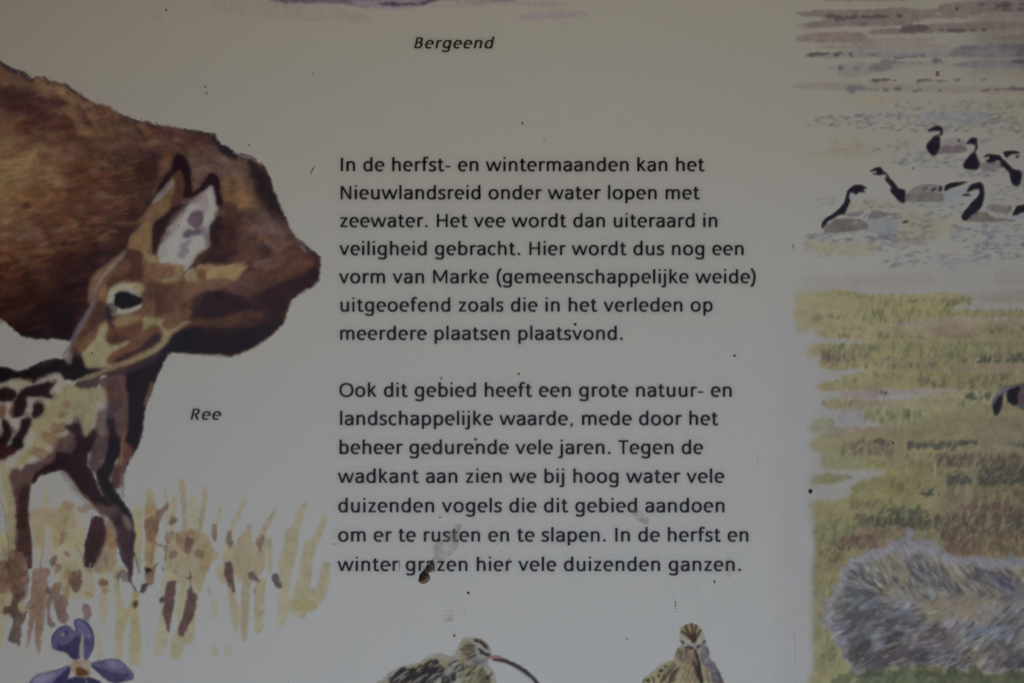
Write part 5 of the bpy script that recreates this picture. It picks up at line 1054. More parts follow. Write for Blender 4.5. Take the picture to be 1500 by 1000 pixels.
brush('-70,80 0,100 60,125 110,142 180,174 300,200 345,234 380,250 405,300 430,350 460,380 460,400 430,430 412,470 340,514 260,510 285,420 290,380 320,330 300,270 260,235 200,320 150,395 130,450 100,486 30,482 0,460 -70,436', 2600, _da, (6, 22), (1.2, 4), .22, .55, .7)
brush('-70,80 0,100 60,125 110,142 180,174 300,200 345,234 380,250 405,300 430,350 460,380 460,400 430,430 412,470 340,514 260,510 285,420 290,380 320,330 300,270 260,235 200,320 150,395 130,450 100,486 30,482 0,460 -70,436', 3600, _da, (4, 13), (.5, 1.6), .34, .6, .6, .1, .08)
fur('-70,90 0,110 60,130 110,150 180,182 300,206 345,240 380,255 405,310 430,355 455,385 400,400 330,330 300,270 260,235 200,320 150,395 130,450 100,480 30,476 0,456 -70,430', [(0,0,(44,28,32))], 420, _da, (7, 20), (.5, 1.3), .2, .5, .6, .1, True)
fur('-70,180 0,200 100,215 200,235 200,300 150,360 60,390 -70,400', [(0,0,(112,92,64))], 260, _da, (7, 20), (.6, 1.6), .12, .5, .6, .1, True)
fur('-70,180 0,200 100,215 200,235 200,300 150,380 60,410 -70,410', [(0,0,(92,56,40))], 260, _da, (8, 22), (.8, 2.4), .12, .5, .7, .1, True)
fur('0,92 60,114 95,124 135,150 185,170 290,192 322,209 384,240 412,304 434,350 430,362 400,310 372,250 318,218 285,200 180,178 130,158 90,132 50,122 0,100', [(0,0,(40,30,38))], 170, lambda x, y: -50 if x < 380 else -75, (4, 10), (.5, 1.3), .2, .6, .6)
m_ = (ID == PARTS.index('deer_print')) & (T.mean(2) < .7)
T[m_] *= np.array((1.08, .965, .97), f32)
paint_fawn(); paint_head(); paint_throat()
# washes run a little into each other inside the animals
_in = ((ID == PARTS.index('deer_print')) | (ID == PARTS.index('fawn_print'))).astype(f32)
_in = np.clip((blur(_in, 2)-.9)*10, 0, 1)[..., None]
T += _in*.6*(np.stack([np.exp(blur(np.log(T[..., k]), 1)*.5+blur(np.log(T[..., k]), 3)*.5) for k in range(3)], -1)-T)
part('deer_print')
brush('206,340 225,378 262,392 330,392 300,420 280,465 240,495 160,535 120,530 118,490 140,460 150,420 185,375', 900, lambda x, y: 50+20*math.sin(x/30.), (2, 8), (.5, 1.7), .2, .55, .7)
fr(120, 300, 6.25)
p((134,133,122), '240,860 290,790 300,830 300,900 340,940 400,958 470,935 540,905 530,945 440,985 340,990 260,940', .8, 1.2, .5)
p((25,20,23), '296,820 320,815 340,800 380,792 420,800 460,822 510,835 545,850 550,890 520,910 480,925 450,940 400,948 370,958 345,945 310,930 296,900 300,860', 1, 1., .3)
p((62,50,58), '240,900 290,905 330,950 300,985 240,930', .7, 1.4, .8)
fr()
part('fawn_print'); brush('-60,560 100,560 150,545 205,560 200,690 160,720 60,690 -60,700', 420, lambda x, y: 60, (3, 9), (1, 2.4), .12, .5, .8)
brush('20,680 60,690 45,830 20,830', 60, 85, (4, 12), (1, 2.4), .16, .5); brush('80,690 150,700 200,760 195,840 160,820', 120, -55, (4, 12), (1, 2.6), .16, .5)
part('grass_print'); brush('0,740 470,740 470,880 0,900', 450, 84, (6, 20), (1.2, 3.4), .035, .6, .9, .08, .02)
paint_iris(); paint_curlews()
part('curlew_print'); brush('560,1000 600,970 660,955 690,935 715,960 720,1000', 160, 40, (3, 8), (1, 2.2), .2, .6)
fur('575,1000 610,975 650,965 675,960 720,985 722,1000', [(0,0,(50,42,52))], 70, 42, (4, 10), (.9, 2.2), .15, .75, .7)
fur('570,1000 610,972 650,962 690,962 720,985 722,1000', [(0,0,(126,120,104))], 36, 42, (4, 9), (.7, 1.6), .06, .7, .7)
fur('674,948 690,942 700,960 690,972 676,966', [(0,0,(70,54,56))], 22, 10, (3, 7), (.6, 1.2), .15, .7, .6)
part('curlew_print.2'); brush('950,1000 985,970 1000,935 1030,940 1040,975 1060,1000', 150, 75, (3, 9), (1, 2.2), .18, .6)
fur('965,1000 990,962 1028,975 1020,1000', [(0,0,(92,70,66))], 40, 82, (5, 13), (.7, 1.6), .15, .75, .7)
fur('1030,970 1050,980 1062,1000 1036,1000', [(0,0,(70,64,80))], 26, -60, (5, 12), (.7, 1.8), .12, .7, .7)
fur('992,950 1012,952 1012,968 996,966', [(0,0,(76,56,58))], 20, 80, (3, 7), (.6, 1.2), .12, .7, .6)
paint_marsh(); paint_geese(); paint_meadow(); paint_goose8(); paint_fleece()
finish()
# ------------------------------------------------------------------ materials
def mat(name, color, rough=.5, spec=.5):
    m = bpy.data.materials.new(name); m.use_nodes = True
    b = m.node_tree.nodes['Principled BSDF']
    b.inputs['Base Color'].default_value = (*color, 1); b.inputs['Roughness'].default_value = rough
    b.inputs['Specular IOR Level'].default_value = spec
    return m, m.node_tree, b

PAPER = (.805, .785, .795)
def print_mat(name, inked):
    """glossy laminate over white film; inked: times the ink held in the mesh"""
    m, t, b = mat(name, PAPER, .22, .3)
    N = t.nodes.new; L = t.links.new
    tc = N('ShaderNodeTexCoord')
    n1 = N('ShaderNodeTexNoise'); n1.inputs['Scale'].default_value = 9; n1.inputs['Detail'].default_value = 1
    n2 = N('ShaderNodeTexNoise'); n2.inputs['Scale'].default_value = 1300; n2.inputs['Detail'].default_value = 2
    L(tc.outputs['Object'], n1.inputs['Vector']); L(tc.outputs['Object'], n2.inputs['Vector'])
    m1 = N('ShaderNodeMapRange'); m1.inputs[1].default_value = 0; m1.inputs[2].default_value = 1; m1.inputs[3].default_value = .992; m1.inputs[4].default_value = 1.006
    m2 = N('ShaderNodeMapRange'); m2.inputs[1].default_value = .3; m2.inputs[2].default_value = .7; m2.inputs[3].default_value = .972; m2.inputs[4].default_value = 1.028
    L(n1.outputs['Fac'], m1.inputs[0]); L(n2.outputs['Fac'], m2.inputs[0])
    mu = N('ShaderNodeMath'); mu.operation = 'MULTIPLY'; L(m1.outputs[0], mu.inputs[0]); L(m2.outputs[0], mu.inputs[1])
    v = N('ShaderNodeVectorMath'); v.operation = 'SCALE'; v.inputs[0].default_value = PAPER; L(mu.outputs[0], v.inputs['Scale'])
    if inked:
        a = N('ShaderNodeAttribute'); a.attribute_name = 'ink'
        v2 = N('ShaderNodeVectorMath'); v2.operation = 'MULTIPLY'; L(v.outputs[0], v2.inputs[0]); L(a.outputs['Color'], v2.inputs[1]); v = v2
    L(v.outputs[0], b.inputs['Base Color'])
    n3 = N('ShaderNodeTexNoise'); n3.inputs['Scale'].default_value = 12; L(tc.outputs['Object'], n3.inputs['Vector'])
    m3 = N('ShaderNodeMapRange'); m3.inputs[3].default_value = .2; m3.inputs[4].default_value = .34; L(n3.outputs['Fac'], m3.inputs[0]); L(m3.outputs[0], b.inputs['Roughness'])
    return m
M_FILM = print_mat('white_film', False); M_INK = print_mat('printed_film', True)

def wood(name, c1, c2, sc=(3, 40, 40)):
    m, t, b = mat(name, c1, .75, .3); N = t.nodes.new; L = t.links.new
    tc = N('ShaderNodeTexCoord'); mp = N('ShaderNodeMapping'); mp.inputs['Scale'].default_value = sc; L(tc.outputs['Object'], mp.inputs[0])
    n = N('ShaderNodeTexNoise'); n.inputs['Scale'].default_value = 1; n.inputs['Detail'].default_value = 8; L(mp.outputs[0], n.inputs['Vector'])
    r = N('ShaderNodeValToRGB'); r.color_ramp.elements[0].position = .35; r.color_ramp.elements[1].position = .65
    r.color_ramp.elements[0].color = (*c1, 1); r.color_ramp.elements[1].color = (*c2, 1); L(n.outputs['Fac'], r.inputs[0]); L(r.outputs[0], b.inputs['Base Color'])
    bp = N('ShaderNodeBump'); bp.inputs['Strength'].default_value = .4; bp.inputs['Distance'].default_value = .002; L(n.outputs['Fac'], bp.inputs['Height']); L(bp.outputs[0], b.inputs['Normal'])
    return m
M_WOOD = wood('shade_roof_wood', (.20, .165, .115), (.36, .31, .235))
M_POST = wood('shade_post_wood', (.20, .165, .115), (.36, .31, .235), (40, 3, 40))

# ------------------------------------------------------------------ helpers
def link(name, me, parent=None, label=None, m=None):
    o = bpy.data.objects.new(name, me); COL.objects.link(o)
    if parent: o.parent = parent
    if label: o['label'] = label
    if m: me.materials.append(m)
    return o
def box_bm(bm, x0, y0, z0, x1, y1, z1, bev=0):
    r = bmesh.ops.create_cube(bm, size=1)
    bmesh.ops.scale(bm, verts=r['verts'], vec=(x1-x0, y1-y0, z1-z0))
    bmesh.ops.translate(bm, verts=r['verts'], vec=((x0+x1)/2, (y0+y1)/2, (z0+z1)/2))
    if bev: bmesh.ops.bevel(bm, geom=list({e for v in r['verts'] for e in v.link_edges}), offset=bev, segments=2, affect='EDGES')
def box(name, q, m, parent=None, bev=0, label=None):
    bm = bmesh.new(); box_bm(bm, *q, bev=bev); me = bpy.data.meshes.new(name); bm.to_mesh(me); bm.free()
    return link(name, me, parent, label, m)
def thing(o, label, cat, group=None):
    o['label'] = label; o['category'] = cat
    if group: o['group'] = group
    return o

def sheet(name, i0, j0, step, keep, tint, z, parent, label=None):
    """mesh of the kept cells of a lattice over the print; tint = ink per lattice point"""
    h, w_ = keep.shape
    V = np.zeros((h+1, w_+1), bool)
    V[:-1, :-1] |= keep; V[1:, :-1] |= keep; V[:-1, 1:] |= keep; V[1:, 1:] |= keep
    idx = np.cumsum(V.ravel()).reshape(V.shape)-1
    jj, ii = np.nonzero(V)
    X, Y = board_xy((ii+i0)*step-MG, (jj+j0)*step-MG)
    co = np.stack([X, Y, np.full(X.shape, z)], 1)
    fj, fi = np.nonzero(keep)
    F = np.stack([idx[fj+1, fi], idx[fj+1, fi+1], idx[fj, fi+1], idx[fj, fi]], 1)
    me = bpy.data.meshes.new(name)
    me.vertices.add(len(co)); me.vertices.foreach_set('co', co.astype(f32).ravel())
    me.loops.add(F.size); me.loops.foreach_set('vertex_index', F.astype(np.int32).ravel())
    me.polygons.add(len(F)); me.polygons.foreach_set('loop_start', (np.arange(len(F))*4).astype(np.int32)); me.polygons.foreach_set('loop_total', np.full(len(F), 4, np.int32))
    at = me.color_attributes.new('ink', 'FLOAT_COLOR', 'POINT')
    c = np.ones((len(co), 4), f32); c[:, :3] = tint[jj, ii]
    at.data.foreach_set('color', c.ravel())
    me.update()
    return link(name, me, parent, label, M_INK)

def sample(A, x, y):
    x = np.clip(x, 0, A.shape[1]-1.001); y = np.clip(y, 0, A.shape[0]-1.001)
    x0 = x.astype(int); y0 = y.astype(int); fx = (x-x0).astype(f32); fy = (y-y0).astype(f32)
    if A.ndim == 3: fx = fx[..., None]; fy = fy[..., None]
    return (A[y0, x0]*(1-fx)+A[y0, x0+1]*fx)*(1-fy)+(A[y0+1, x0]*(1-fx)+A[y0+1, x0+1]*fx)*fy

# ------------------------------------------------------------------ the board
board = bpy.data.objects.new('information_board', None); COL.objects.link(board)
board.matrix_world = BOARD
thing(board, 'white printed information board with Dutch text, painted deer, curlews and geese under clear laminate', 'information board')
BX0, BX1, BY0, BY1 = -.255, .31, -.30, .255
box('panel', (BX0, BY0, -.010, BX1, BY1, 0), M_FILM, board, .0015)

# pictures
ST = 1.12
nw, nh = int((CW-2)/ST), int((CH-2)/ST)
gx, gy = np.meshgrid(np.arange(nw+1)*ST, np.arange(nh+1)*ST)
TT = sample(T, gx, gy)
cid = ID[np.minimum((gy[:-1, :-1]+ST/2).astype(int), CH-1), np.minimum((gx[:-1, :-1]+ST/2).astype(int), CW-1)]
LAB = {'duck_print': 'foot of a violet grey watercolour wash under a picture', 'grass_print': 'yellow and brown watercolour grass blades', 'deer_print': 'brown roe doe bending its head down, painted',
       'fawn_print': 'cream and dark spotted fawn, painted', 'flower_print': 'violet iris flower, painted', 'curlew_print': 'streaked curlew in profile with long curved bill, painted', 'curlew_print.2': 'streaked curlew seen from the front, painted',
       'marsh_print': 'pale rippled water with mauve banks, painted', 'meadow_print': 'yellow green meadow with brown tufts, painted', 'fleece_print': 'shaggy grey and buff back of an animal, painted',
       'goose_print.1': 'calling goose facing right, painted', 'goose_print.2': 'goose with outstretched neck facing left, painted', 'goose_print.8': 'dark grazing goose head at the edge, painted'}
made = {}
for k, nme in enumerate(PARTS):
    if k == 0: continue
    m = cid == k
    if not m.any(): continue
    j, i = np.nonzero(m); j0, j1, i0, i1 = j.min(), j.max()+1, i.min(), i.max()+1
    par = board
    if nme.startswith('goose') and nme != 'goose_print.8': par = made.get('marsh_print', board)
    if nme == 'goose_print.8': par = made.get('meadow_print', board)
    made[nme] = sheet(nme.split('.')[0], i0, j0, ST, m[j0:j1, i0:i1], TT[j0:j1+1, i0:i1+1], 5e-5, par, LAB.get(nme))

# text
S2 = .92
def text_part(name, a, b_, ya, yb_, x0, x1, parent, label):
    i0, i1 = int((x0+MG)/S2), int((x1+MG)/S2); j0, j1 = int((ya+MG)/S2), int((yb_+MG)/S2)
    X, Y = np.meshgrid(np.arange(i0, i1+1)*S2, np.arange(j0, j1+1)*S2)
    px, py = X*TS-.5, Y*TS-.5
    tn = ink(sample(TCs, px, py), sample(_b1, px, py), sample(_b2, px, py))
    dev = 1-tn.min(2)
    dm = np.maximum(np.maximum(dev[:-1, :-1], dev[1:, 1:]), np.maximum(dev[1:, :-1], dev[:-1, 1:]))
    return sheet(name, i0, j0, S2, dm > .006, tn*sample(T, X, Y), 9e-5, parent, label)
def paragraph(lines, nm):
    e = bpy.data.objects.new('text_block', None); COL.objects.link(e); e.parent = board; e['label'] = nm
    for k, (s, a, b_, y) in enumerate(lines):
        top = y-28.5 if k else y-40
        bot = lines[k+1][3]-28.5 if k+1 < len(lines) else y+24
        text_part('text_line', 0, 0, top, bot, a-16, b_+18, e, 'dark line of text reading: '+s)
paragraph(L1, 'upper paragraph of dark sans serif text')
paragraph(L2, 'lower paragraph of dark sans serif text')
text_part('caption', 0, 0, 42, 92, 590, 738, board, 'italic caption reading Bergeend')
text_part('caption', 0, 0, 586, 634, 263, 340, board, 'italic caption reading Ree')
# ------------------------------------------------------------------ unseen posts and planks, added to shade the board
def slab(name, q, par, label=None): return box(name, q, M_POST, par, .004, label)
slab('shade_post', (-.365, -1.42, -.06, -.255, .46, SHADE_Z*1.3), board)  # out of view, set close and deep to shade the left side
slab('shade_post', (.31, -1.42, -.06, .42, .46, SHADE_Z), board)  # out of view, set close to shade the right side
# overhead planks out of view, added to darken the top of the board
shade_roof = bpy.data.objects.new('shade_roof', None); COL.objects.link(shade_roof); shade_roof.parent = board
shade_roof.matrix_local = Matrix.Translation((0, SHADE_Y, 0)) @ Matrix.Rotation(math.radians(SHADE_A), 4, 'X')
pl = bpy.data.meshes.new('shade_plank'); _b = bmesh.new(); box_bm(_b, -.50, 0, -.06, .68, .022, .06, .003); _b.to_mesh(pl); _b.free(); pl.materials.append(M_WOOD)
for k in range(SHADE_N):
    o = bpy.data.objects.new('shade_plank', pl); COL.objects.link(o); o.parent = shade_roof; o.location = (0, .003*(k % 2), -.03+k*.124)
gm, gt, gb = mat('ground_sand', (.3, .24, .15), .9, .2)
_n = gt.nodes.new('ShaderNodeTexNoise'); _n.inputs['Scale'].default_value = 6; _r = gt.nodes.new('ShaderNodeValToRGB')
_r.color_ramp.elements[0].color = (.24, .18, .11, 1); _r.color_ramp.elements[1].color = (.36, .29, .18, 1); gt.links.new(_n.outputs['Fac'], _r.inputs[0]); gt.links.new(_r.outputs[0], gb.inputs['Base Color'])
gr_ = box('ground', (-150, -150, -.5, 150, 150, 0), gm); gr_['kind'] = 'structure'
box('shade_fascia', (-.50, -.13, .53, .68, .022, .552), M_WOOD, shade_roof, .003)  # hanging front lip, added to cut more light from the top
# ------------------------------------------------------------------ dirt on the laminate
R2 = random.Random(5)
def crust(name, c1, c2, rough=.6, alpha=1.):
    m, t, b = mat(name, c1, rough, .4); N = t.nodes.new
    tc = N('ShaderNodeTexCoord'); n = N('ShaderNodeTexNoise'); n.inputs['Scale'].default_value = 1600; n.inputs['Detail'].default_value = 3
    r = N('ShaderNodeValToRGB'); r.color_ramp.elements[0].position = .42; r.color_ramp.elements[1].position = .6
    r.color_ramp.elements[0].color = (*c1, 1); r.color_ramp.elements[1].color = (*c2, 1)
    t.links.new(tc.outputs['Object'], n.inputs['Vector']); t.links.new(n.outputs['Fac'], r.inputs[0]); t.links.new(r.outputs[0], b.inputs['Base Color'])
    b.inputs['Alpha'].default_value = alpha
    return m
M_OR = crust('ochre_dirt', (.34, .16, .05), (.55, .28, .10)); M_BR = crust('brown_dirt', (.035, .014, .008), (.16, .07, .03))
M_DK = crust('dark_dirt', (.02, .016, .014), (.06, .045, .035)); M_OL = crust('olive_dirt', (.26, .20, .09), (.42, .34, .18))
M_BLK = crust('black_grain', (.006, .005, .004), (.02, .014, .010), .35)

def blob_bm(bm, cx, cy, rx, ry, rot, h, seg=12, rings=4, irr=.16, z0=1.2e-4):
    """flattened lump lying on the face; sizes in image pixels"""
    ph = [R2.uniform(-irr, irr) for _ in range(seg)]
    rows = []
    for k in range(rings):
        a = math.pi/2*k/rings; row = []
        for j in range(seg):
            t = 2*math.pi*j/seg; r = (1+ph[j]+.5*ph[(j+1) % seg])*math.cos(a)
            dx, dy = rx*r*math.cos(t), ry*r*math.sin(t)
            x, y = cx+dx*math.cos(rot)-dy*math.sin(rot), cy+dx*math.sin(rot)+dy*math.cos(rot)
            X, Y = board_xy(x, y)
            row.append(bm.verts.new((float(X), float(Y), z0+h*PX*math.sin(a)*(1+R2.uniform(-.2, .2)*(k > 0)))))
        rows.append(row)
    X, Y = board_xy(cx, cy); top = bm.verts.new((float(X), float(Y), z0+h*PX))
    for a_, b_ in zip(rows[:-1], rows[1:]):
        for j in range(seg): bm.faces.new((a_[j], b_[j], b_[(j+1) % seg], a_[(j+1) % seg]))
    for j in range(seg): bm.faces.new((rows[-1][j], top, rows[-1][(j+1) % seg]))
    bmesh.ops.recalc_face_normals(bm, faces=bm.faces)

def centred(name, bm, x, y, m, parent=None):
    """mesh with its origin at the place it sticks to the board"""
    X, Y = board_xy(x, y); v = Vector((float(X), float(Y), 0))
    if parent is None: bmesh.ops.translate(bm, verts=bm.verts, vec=-v)
    me = bpy.data.meshes.new(name); bm.to_mesh(me); bm.free()
    for q in me.polygons: q.use_smooth = True
    o = link(name, me, parent, None, m)
    if parent is None: o.matrix_world = BOARD @ Matrix.Translation(v)
    return o

SPK = [
 (765, 181, 1.9, 1.7, M_OR, 'tiny ochre dirt speck alone in the blank space above the first text line'),
 (646, 554, 2.0, 1.8, M_OR, 'ochre dirt speck just above the word gebied'),
 (760, 547.5, 2.2, 1.9, M_OR, 'ochre dirt speck above the gap between gebied and heeft een'),
 (697, 643, 2.8, 2.6, M_OR, 'larger ochre dirt speck above the end of the word gedurende'),
 (842.5, 475, 2.1, 2.1, M_DK, 'dark speck touching the top of the v in plaatsvond'),
 (1076, 521, 1.8, 1.7, M_DK, 'small black speck right of the gap between the two text paragraphs'),
 (1187, 719.5, 3.3, 3.5, M_BR, 'round dark brown speck at the left edge of the painted meadow'),
 (1402, 13, 2.4, 3.2, M_OR, 'ochre speck on the mauve bank near the top right corner'),
 (1338, 246.5, 1.3, 2.6, M_OR, 'ochre speck above the back of the outstretched painted goose'),
 (686, 868, 1.9, 2.3, M_BR, 'brown speck below the bird dropping, right of it on blank film'),
 (665.5, 930, 2.0, 2.4, M_OR, 'ochre speck just left above the head of the profile curlew'),
 (1046.5, 851.5, 1.2, 2.4, M_DK, 'short black speck right below the last text line'),
 (1296, 574.5, 1.0, 1.0, M_DK, 'minute black speck beside two painted dots in the pink strip'),
 (1308, 648, 1.1, 2.0, M_DK, 'minute black speck above a dark painted tuft in the meadow'),
 (300.5, 127.5, 1.8, 1.8, M_OL, 'upper of two faint brown specks above the painted doe back'),
 (302.5, 137, 1.8, 2.0, M_OL, 'lower of two faint brown specks above the painted doe back'),
 (243.5, 15, 2.0, 2.2, M_OL, 'olive speck close to the top edge, left part of the blank film'),
 (458, 108.5, 1.4, 1.3, M_OL, 'olive speck left below the Bergeend caption, upper of a pair'),
 (457, 130, 1.2, 1.0, M_OL, 'olive speck left below the Bergeend caption, lower of a pair'),
 (365, 213, 1.5, 1.3, M_OL, 'olive speck above the shoulder hump of the painted doe'),
 (571.5, 827, 1.6, 1.6, M_DK, 'dark speck on the letter e of the word winter'),
 (797, 205, .9, .9, M_DK, 'minute dark speck above the word kan'),
 (644.5, 757, 1.2, 1.1, M_DK, 'minute dark speck in the gap between duizenden and vogels'),
 (489.5, 796, 1.1, 1.1, M_DK, 'minute dark speck left of the line starting om er te'),
 (918.5, 935, 1.6, 1.3, M_OL, 'olive speck between the two painted curlews'),
 (134.5, 517.5, 1.2, 1.2, M_BLK, 'black speck on the pale muzzle of the painted doe'),
 (262, 329.5, 1.1, 1.0, M_BLK, 'black speck on the pale inner ear of the painted doe'),
 (83.6, 481.5, .8, 2.6, M_BLK, 'black hair thin speck on the dark flank of the painted doe'),
]
for x, y, rx, ry, m_, lab in SPK:
    bm = bmesh.new(); blob_bm(bm, x, y, rx, ry, R2.uniform(-.4, .4), min(rx, ry)*.45, 9, 3)
    thing(centred('dirt_speck', bm, x, y, m_), lab, 'dirt speck', 'specks of dirt stuck on the board')

def sliver(name, pts_, w_, m_, lab, cat):
    bm = bmesh.new(); n = len(pts_); L_ = []; 
    for i, (x, y) in enumerate(pts_):
        t = i/(n-1); x2, y2 = pts_[min(i+1, n-1)]; x1, y1 = pts_[max(i-1, 0)]; L0 = math.hypot(x2-x1, y2-y1); nx, ny = -(y2-y1)/L0, (x2-x1)/L0
        hw = w_/2*math.sqrt(max(.06, 1-(2*t-1)**2)); ring = []
        for q in range(6):
            a = math.pi*q/5; X, Y = board_xy(x+nx*hw*math.cos(a), y+ny*hw*math.cos(a)); ring.append(bm.verts.new((float(X), float(Y), 1.2e-4+hw*PX*.8*math.sin(a))))
        L_.append(ring)
    for a_, b_ in zip(L_[:-1], L_[1:]):
        for q in range(5): bm.faces.new((a_[q], a_[q+1], b_[q+1], b_[q]))
    bm.faces.new(L_[0]); bm.faces.new(L_[-1]); bmesh.ops.recalc_face_normals(bm, faces=bm.faces)
    thing(centred(name, bm, *pts_[n//2], m_), lab, cat)
sliver('grass_sliver', [(454.6, 255.5), (456.5, 251.5), (458.5, 248.5), (461, 244.2)], 2.3, M_OL, 'thin olive grass sliver left of the first text line, slanting', 'grass sliver')
sliver('grass_sliver', [(585.3, 820), (585.6, 828), (585, 837)], 1.6, M_OL, 'thin olive upright sliver between the words winter and grazen', 'grass sliver')
sliver('grass_sliver', [(747.5, 815), (745.5, 819), (743.5, 823)], 1.6, M_OL, 'short olive sliver on the end of the word hier', 'grass sliver')
sliver('grass_sliver', [(1160.5, 357), (1162, 361), (1163, 367)], 1.8, M_OL, 'short olive sliver on blank film left of the painted water', 'grass sliver')

# faint trails of dried droplets: nobody could count them
def trail(name, boxes, m_, lab):
    bm = bmesh.new(); 
    for x0, y0, x1, y1, n, r0, r1 in boxes:
        for _ in range(n):
            blob_bm(bm, R2.uniform(x0, x1), R2.uniform(y0, y1), R2.uniform(r0, r1), R2.uniform(r0, r1), 0, .15, 6, 2, .1)
    o = centred(name, bm, (boxes[0][0]+boxes[0][2])/2, (boxes[0][1]+boxes[0][3])/2, m_)
    thing(o, lab, 'dirt'); o['kind'] = 'stuff'
trail('dried_droplets', [(986, 868, 989, 880, 6, .4, .7), (988, 880, 991.5, 897, 9, .6, 1.2)], M_OL, 'short upright trail of dried olive droplets above the front facing curlew')
trail('dried_droplets', [(652, 893, 664, 910, 24, .4, 1.0), (664, 882, 684, 900, 16, .3, .6), (648, 905, 655, 914, 4, .3, .6), (658, 918, 668, 928, 5, .3, .6)], M_OL, 'faint patch of dried olive droplets above the profile curlew head')
trail('dust', [(20, 10, 1150, 1000, 170, .3, .55), (1150, 10, 1490, 990, 40, .3, .55), (600, 760, 760, 840, 26, .4, .8), (222, 18, 240, 34, 12, .4, .7)], crust('grey_dust', (.26, .25, .21), (.42, .40, .34)), 'fine grey dust specks scattered over the whole laminate')

# small brown ring over the mauve banks
bm = bmesh.new(); rr = []
for k in range(16):
    a = 2*math.pi*k/16; row = []
    for q in range(6):
        b_ = 2*math.pi*q/6; r = 2.1+.8*math.cos(b_); X, Y = board_xy(1373.2+r*math.cos(a)*1.0, 108.4+r*math.sin(a)*1.25); row.append(bm.verts.new((float(X), float(Y), 1.6e-4+.6*PX*math.sin(b_)*.6)))
    rr.append(row)
for k in range(16):
    for q in range(6): bm.faces.new((rr[k][q], rr[k][(q+1) % 6], rr[(k+1) % 16][(q+1) % 6], rr[(k+1) % 16][q]))
bmesh.ops.recalc_face_normals(bm, faces=bm.faces)
thing(centred('dirt_ring', bm, 1373.2, 108.4, crust('ring_dirt', (.14, .06, .015), (.34, .17, .05))), 'tiny brown ring of dirt on the grey mauve banks at upper right', 'dirt ring')

# bird dropping: dark grainy lump with a pale smear running up from it
X0, Y0 = board_xy(622, 845)
drop = bpy.data.objects.new('bird_dropping', None); COL.objects.link(drop)
drop.matrix_world = BOARD @ Matrix.Translation((float(X0), float(Y0), 0))
thing(drop, 'dark grainy bird dropping with a pale smear, stuck below the word grazen', 'bird dropping')
def dpart(name, bm, m_):
    bmesh.ops.translate(bm, verts=bm.verts, vec=(-float(X0), -float(Y0), 0))
    me = bpy.data.meshes.new(name); bm.to_mesh(me); bm.free()
    for q in me.polygons: q.use_smooth = True
    return link(name, me, drop, None, m_)
bm = bmesh.new(); blob_bm(bm, 621.2, 845.5, 8.2, 9.2, .45, 2.6, 20, 6, .07, 1.3e-4); dpart('rim', bm, crust('tan_dropping', (.17, .10, .06), (.32, .22, .15)))
bm = bmesh.new(); blob_bm(bm, 629.5, 832, 3.6, 9.0, .55, 1.6, 16, 5, .16, 1.3e-4); dpart('neck', bm, crust('brown_dropping', (.06, .035, .025), (.22, .15, .11)))
bm = bmesh.new(); blob_bm(bm, 620.8, 843.5, 6.0, 7.2, .4, 3.4, 18, 6, .14, 1.5e-4); dpart('core', bm, crust('dark_dropping', (.010, .006, .005), (.04, .022, .014), .45))
for _ in range(70):
    t = R2.random(); cx, cy = 616+t*16+R2.gauss(0, 2.6), 850-t*25+R2.gauss(0, 3)
    if (cx-621)**2+(cy-845)**2 > 75 and t < .5: continue
    bm = bmesh.new(); r = R2.uniform(.5, 1.35); blob_bm(bm, cx, cy, r, r*R2.uniform(.7, 1.2), R2.random()*3, r*.7, 7, 2, .2, 1.3e-4+(3.0 if (cx-621)**2+(cy-845)**2 < 45 else 1.2)*PX)
    dpart('grain', bm, M_BLK)
# smear: thin dried film, thickest along its rim
def film(name, outline, m_, parent=None, lab=None, n=5, z=1.0e-4, centre=None):
    q = smooth(np.array(outline, float), True, 4); c = np.array(centre) if centre else q.mean(0)
    bm = bmesh.new(); rows = []
    for k in range(n):
        s = 1-k/n; h = (0.02 if k == 0 else .10 if k == 1 else .05)*PX*4
        row = []
        for a in q:
            p_ = c+(a-c)*s; X, Y = board_xy(*p_); row.append(bm.verts.new((float(X), float(Y), z+h*(1+R2.uniform(-.3, .3)))))
        rows.append(row)
    X, Y = board_xy(*c); top = bm.verts.new((float(X), float(Y), z+.05*PX*4)); m0 = len(q)
    for a_, b_ in zip(rows[:-1], rows[1:]):
        for j in range(m0): bm.faces.new((a_[j], b_[j], b_[(j+1) % m0], a_[(j+1) % m0]))
    for j in range(m0): bm.faces.new((rows[-1][j], top, rows[-1][(j+1) % m0]))
    bmesh.ops.recalc_face_normals(bm, faces=bm.faces)
    return bm
def filmmat(name, col, a0, a1, sc):
    m, t, b = mat(name, col, .5, .4); N = t.nodes.new
    tc = N('ShaderNodeTexCoord'); n_ = N('ShaderNodeTexNoise'); n_.inputs['Scale'].default_value = sc; n_.inputs['Detail'].default_value = 4
    mr = N('ShaderNodeMapRange'); mr.inputs[1].default_value = .35; mr.inputs[2].default_value = .65; mr.inputs[3].default_value = a0; mr.inputs[4].default_value = a1
    t.links.new(tc.outputs['Object'], n_.inputs['Vector']); t.links.new(n_.outputs['Fac'], mr.inputs[0]); t.links.new(mr.outputs[0], b.inputs['Alpha'])
    return m
FM = filmmat('dried_smear', (.50, .44, .32), .06, .34, 260)
FM2 = filmmat('faint_stain', (.45, .38, .26), .0, .14, 700)
dpart('smear', film('smear', [(627, 834), (631, 822), (636, 812), (634, 800), (641, 794), (652, 788), (661, 776), (668, 767), (676, 768), (672, 782), (672, 797), (664, 809), (652, 818), (642, 826), (635, 838)], FM, centre=(651, 801)), FM)
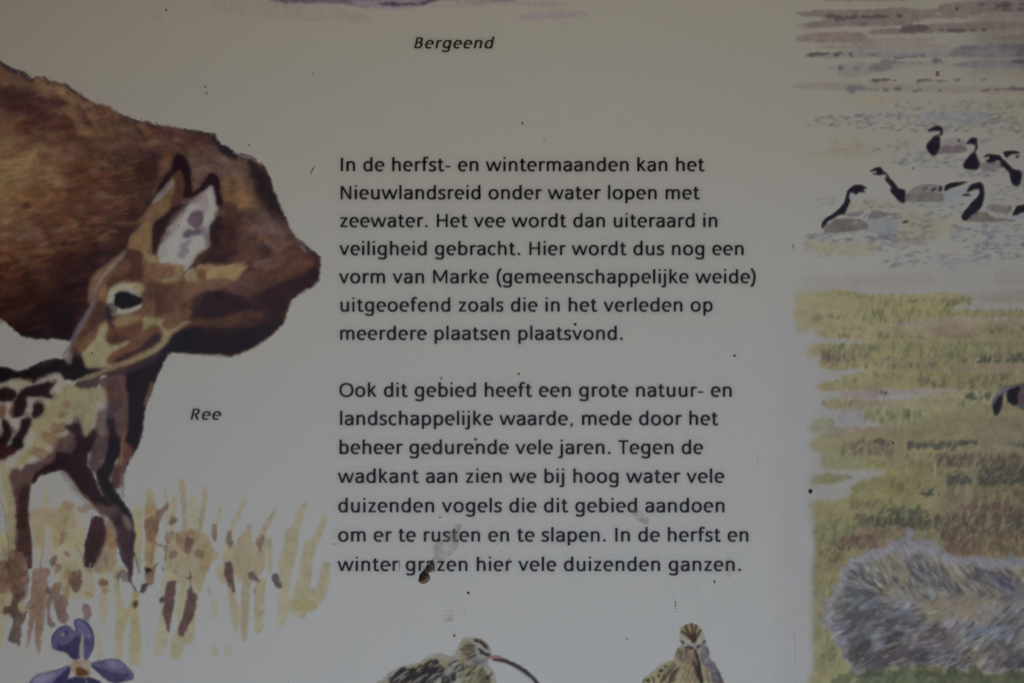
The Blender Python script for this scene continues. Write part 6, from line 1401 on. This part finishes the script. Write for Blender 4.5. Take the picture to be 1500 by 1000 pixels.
def stain(outline, m_, lab, c=None):
    cx, cy = np.array(outline, float).mean(0)
    thing(centred('dried_stain', film('dried_stain', outline, m_, centre=(cx, cy)), cx, cy, m_), lab, 'stain')
stain([(925, 748), (934, 745), (943, 752), (951, 761), (948, 769), (940, 765), (930, 758)], FM, 'pale dried smear below the word gebied, right of vogels die dit')
stain([(1056, 828), (1064, 817), (1071, 816), (1071, 836), (1068, 845), (1062, 846), (1060, 838)], FM2, 'faint tan stain over the end of the word ganzen')

# hairline scratches in the laminate
def scratch(lab, lines):
    bm = bmesh.new()
    for x0, y0, x1, y1, w_ in lines:
        L0 = math.hypot(x1-x0, y1-y0); nx, ny = -(y1-y0)/L0*w_/2, (x1-x0)/L0*w_/2; pr = None; n = max(3, int(L0/6))
        for k in range(n+1):
            t = k/n; f = math.sin(math.pi*min(max(t, .04), .96)); x, y = x0+(x1-x0)*t+R2.uniform(-.25, .25), y0+(y1-y0)*t
            row = []
            for s, h in ((-1, 0), (0, .35), (1, 0)):
                X, Y = board_xy(x+nx*s*f, y+ny*s*f); row.append(bm.verts.new((float(X), float(Y), 1.1e-4+h*w_*PX*f)))
            if pr:
                for q in range(2): bm.faces.new((pr[q], pr[q+1], row[q+1], row[q]))
            pr = row
    bmesh.ops.recalc_face_normals(bm, faces=bm.faces)
    m_ = filmmat('scratch_edge', (.75, .75, .75), .15, .75, 900)
    o = centred('scratches', bm, lines[0][0], lines[0][1], m_); thing(o, lab, 'scratches'); o['kind'] = 'stuff'
sc = [(384, 922, 387, 912, .9), (381, 926, 383, 920, .7), (424, 1000, 421, 992, 1.), (932, 757, 945, 768, .6), (936, 754, 950, 766, .5), (940, 770, 952, 776, .5), (1108, 690, 1112, 660, .5), (1164, 905, 1165, 985, .7), (1140, 700, 1162, 708, .5)]
for _ in range(16):
    x, y = R2.uniform(40, 1130), R2.uniform(30, 960); a = R2.uniform(-.5, .5)+(1.4 if R2.random() < .4 else 0); L = R2.uniform(6, 26)
    sc.append((x, y, x+L*math.cos(a), y+L*math.sin(a), R2.uniform(.25, .5)))
scratch('fine pale hairline scratches here and there in the clear laminate', sc)
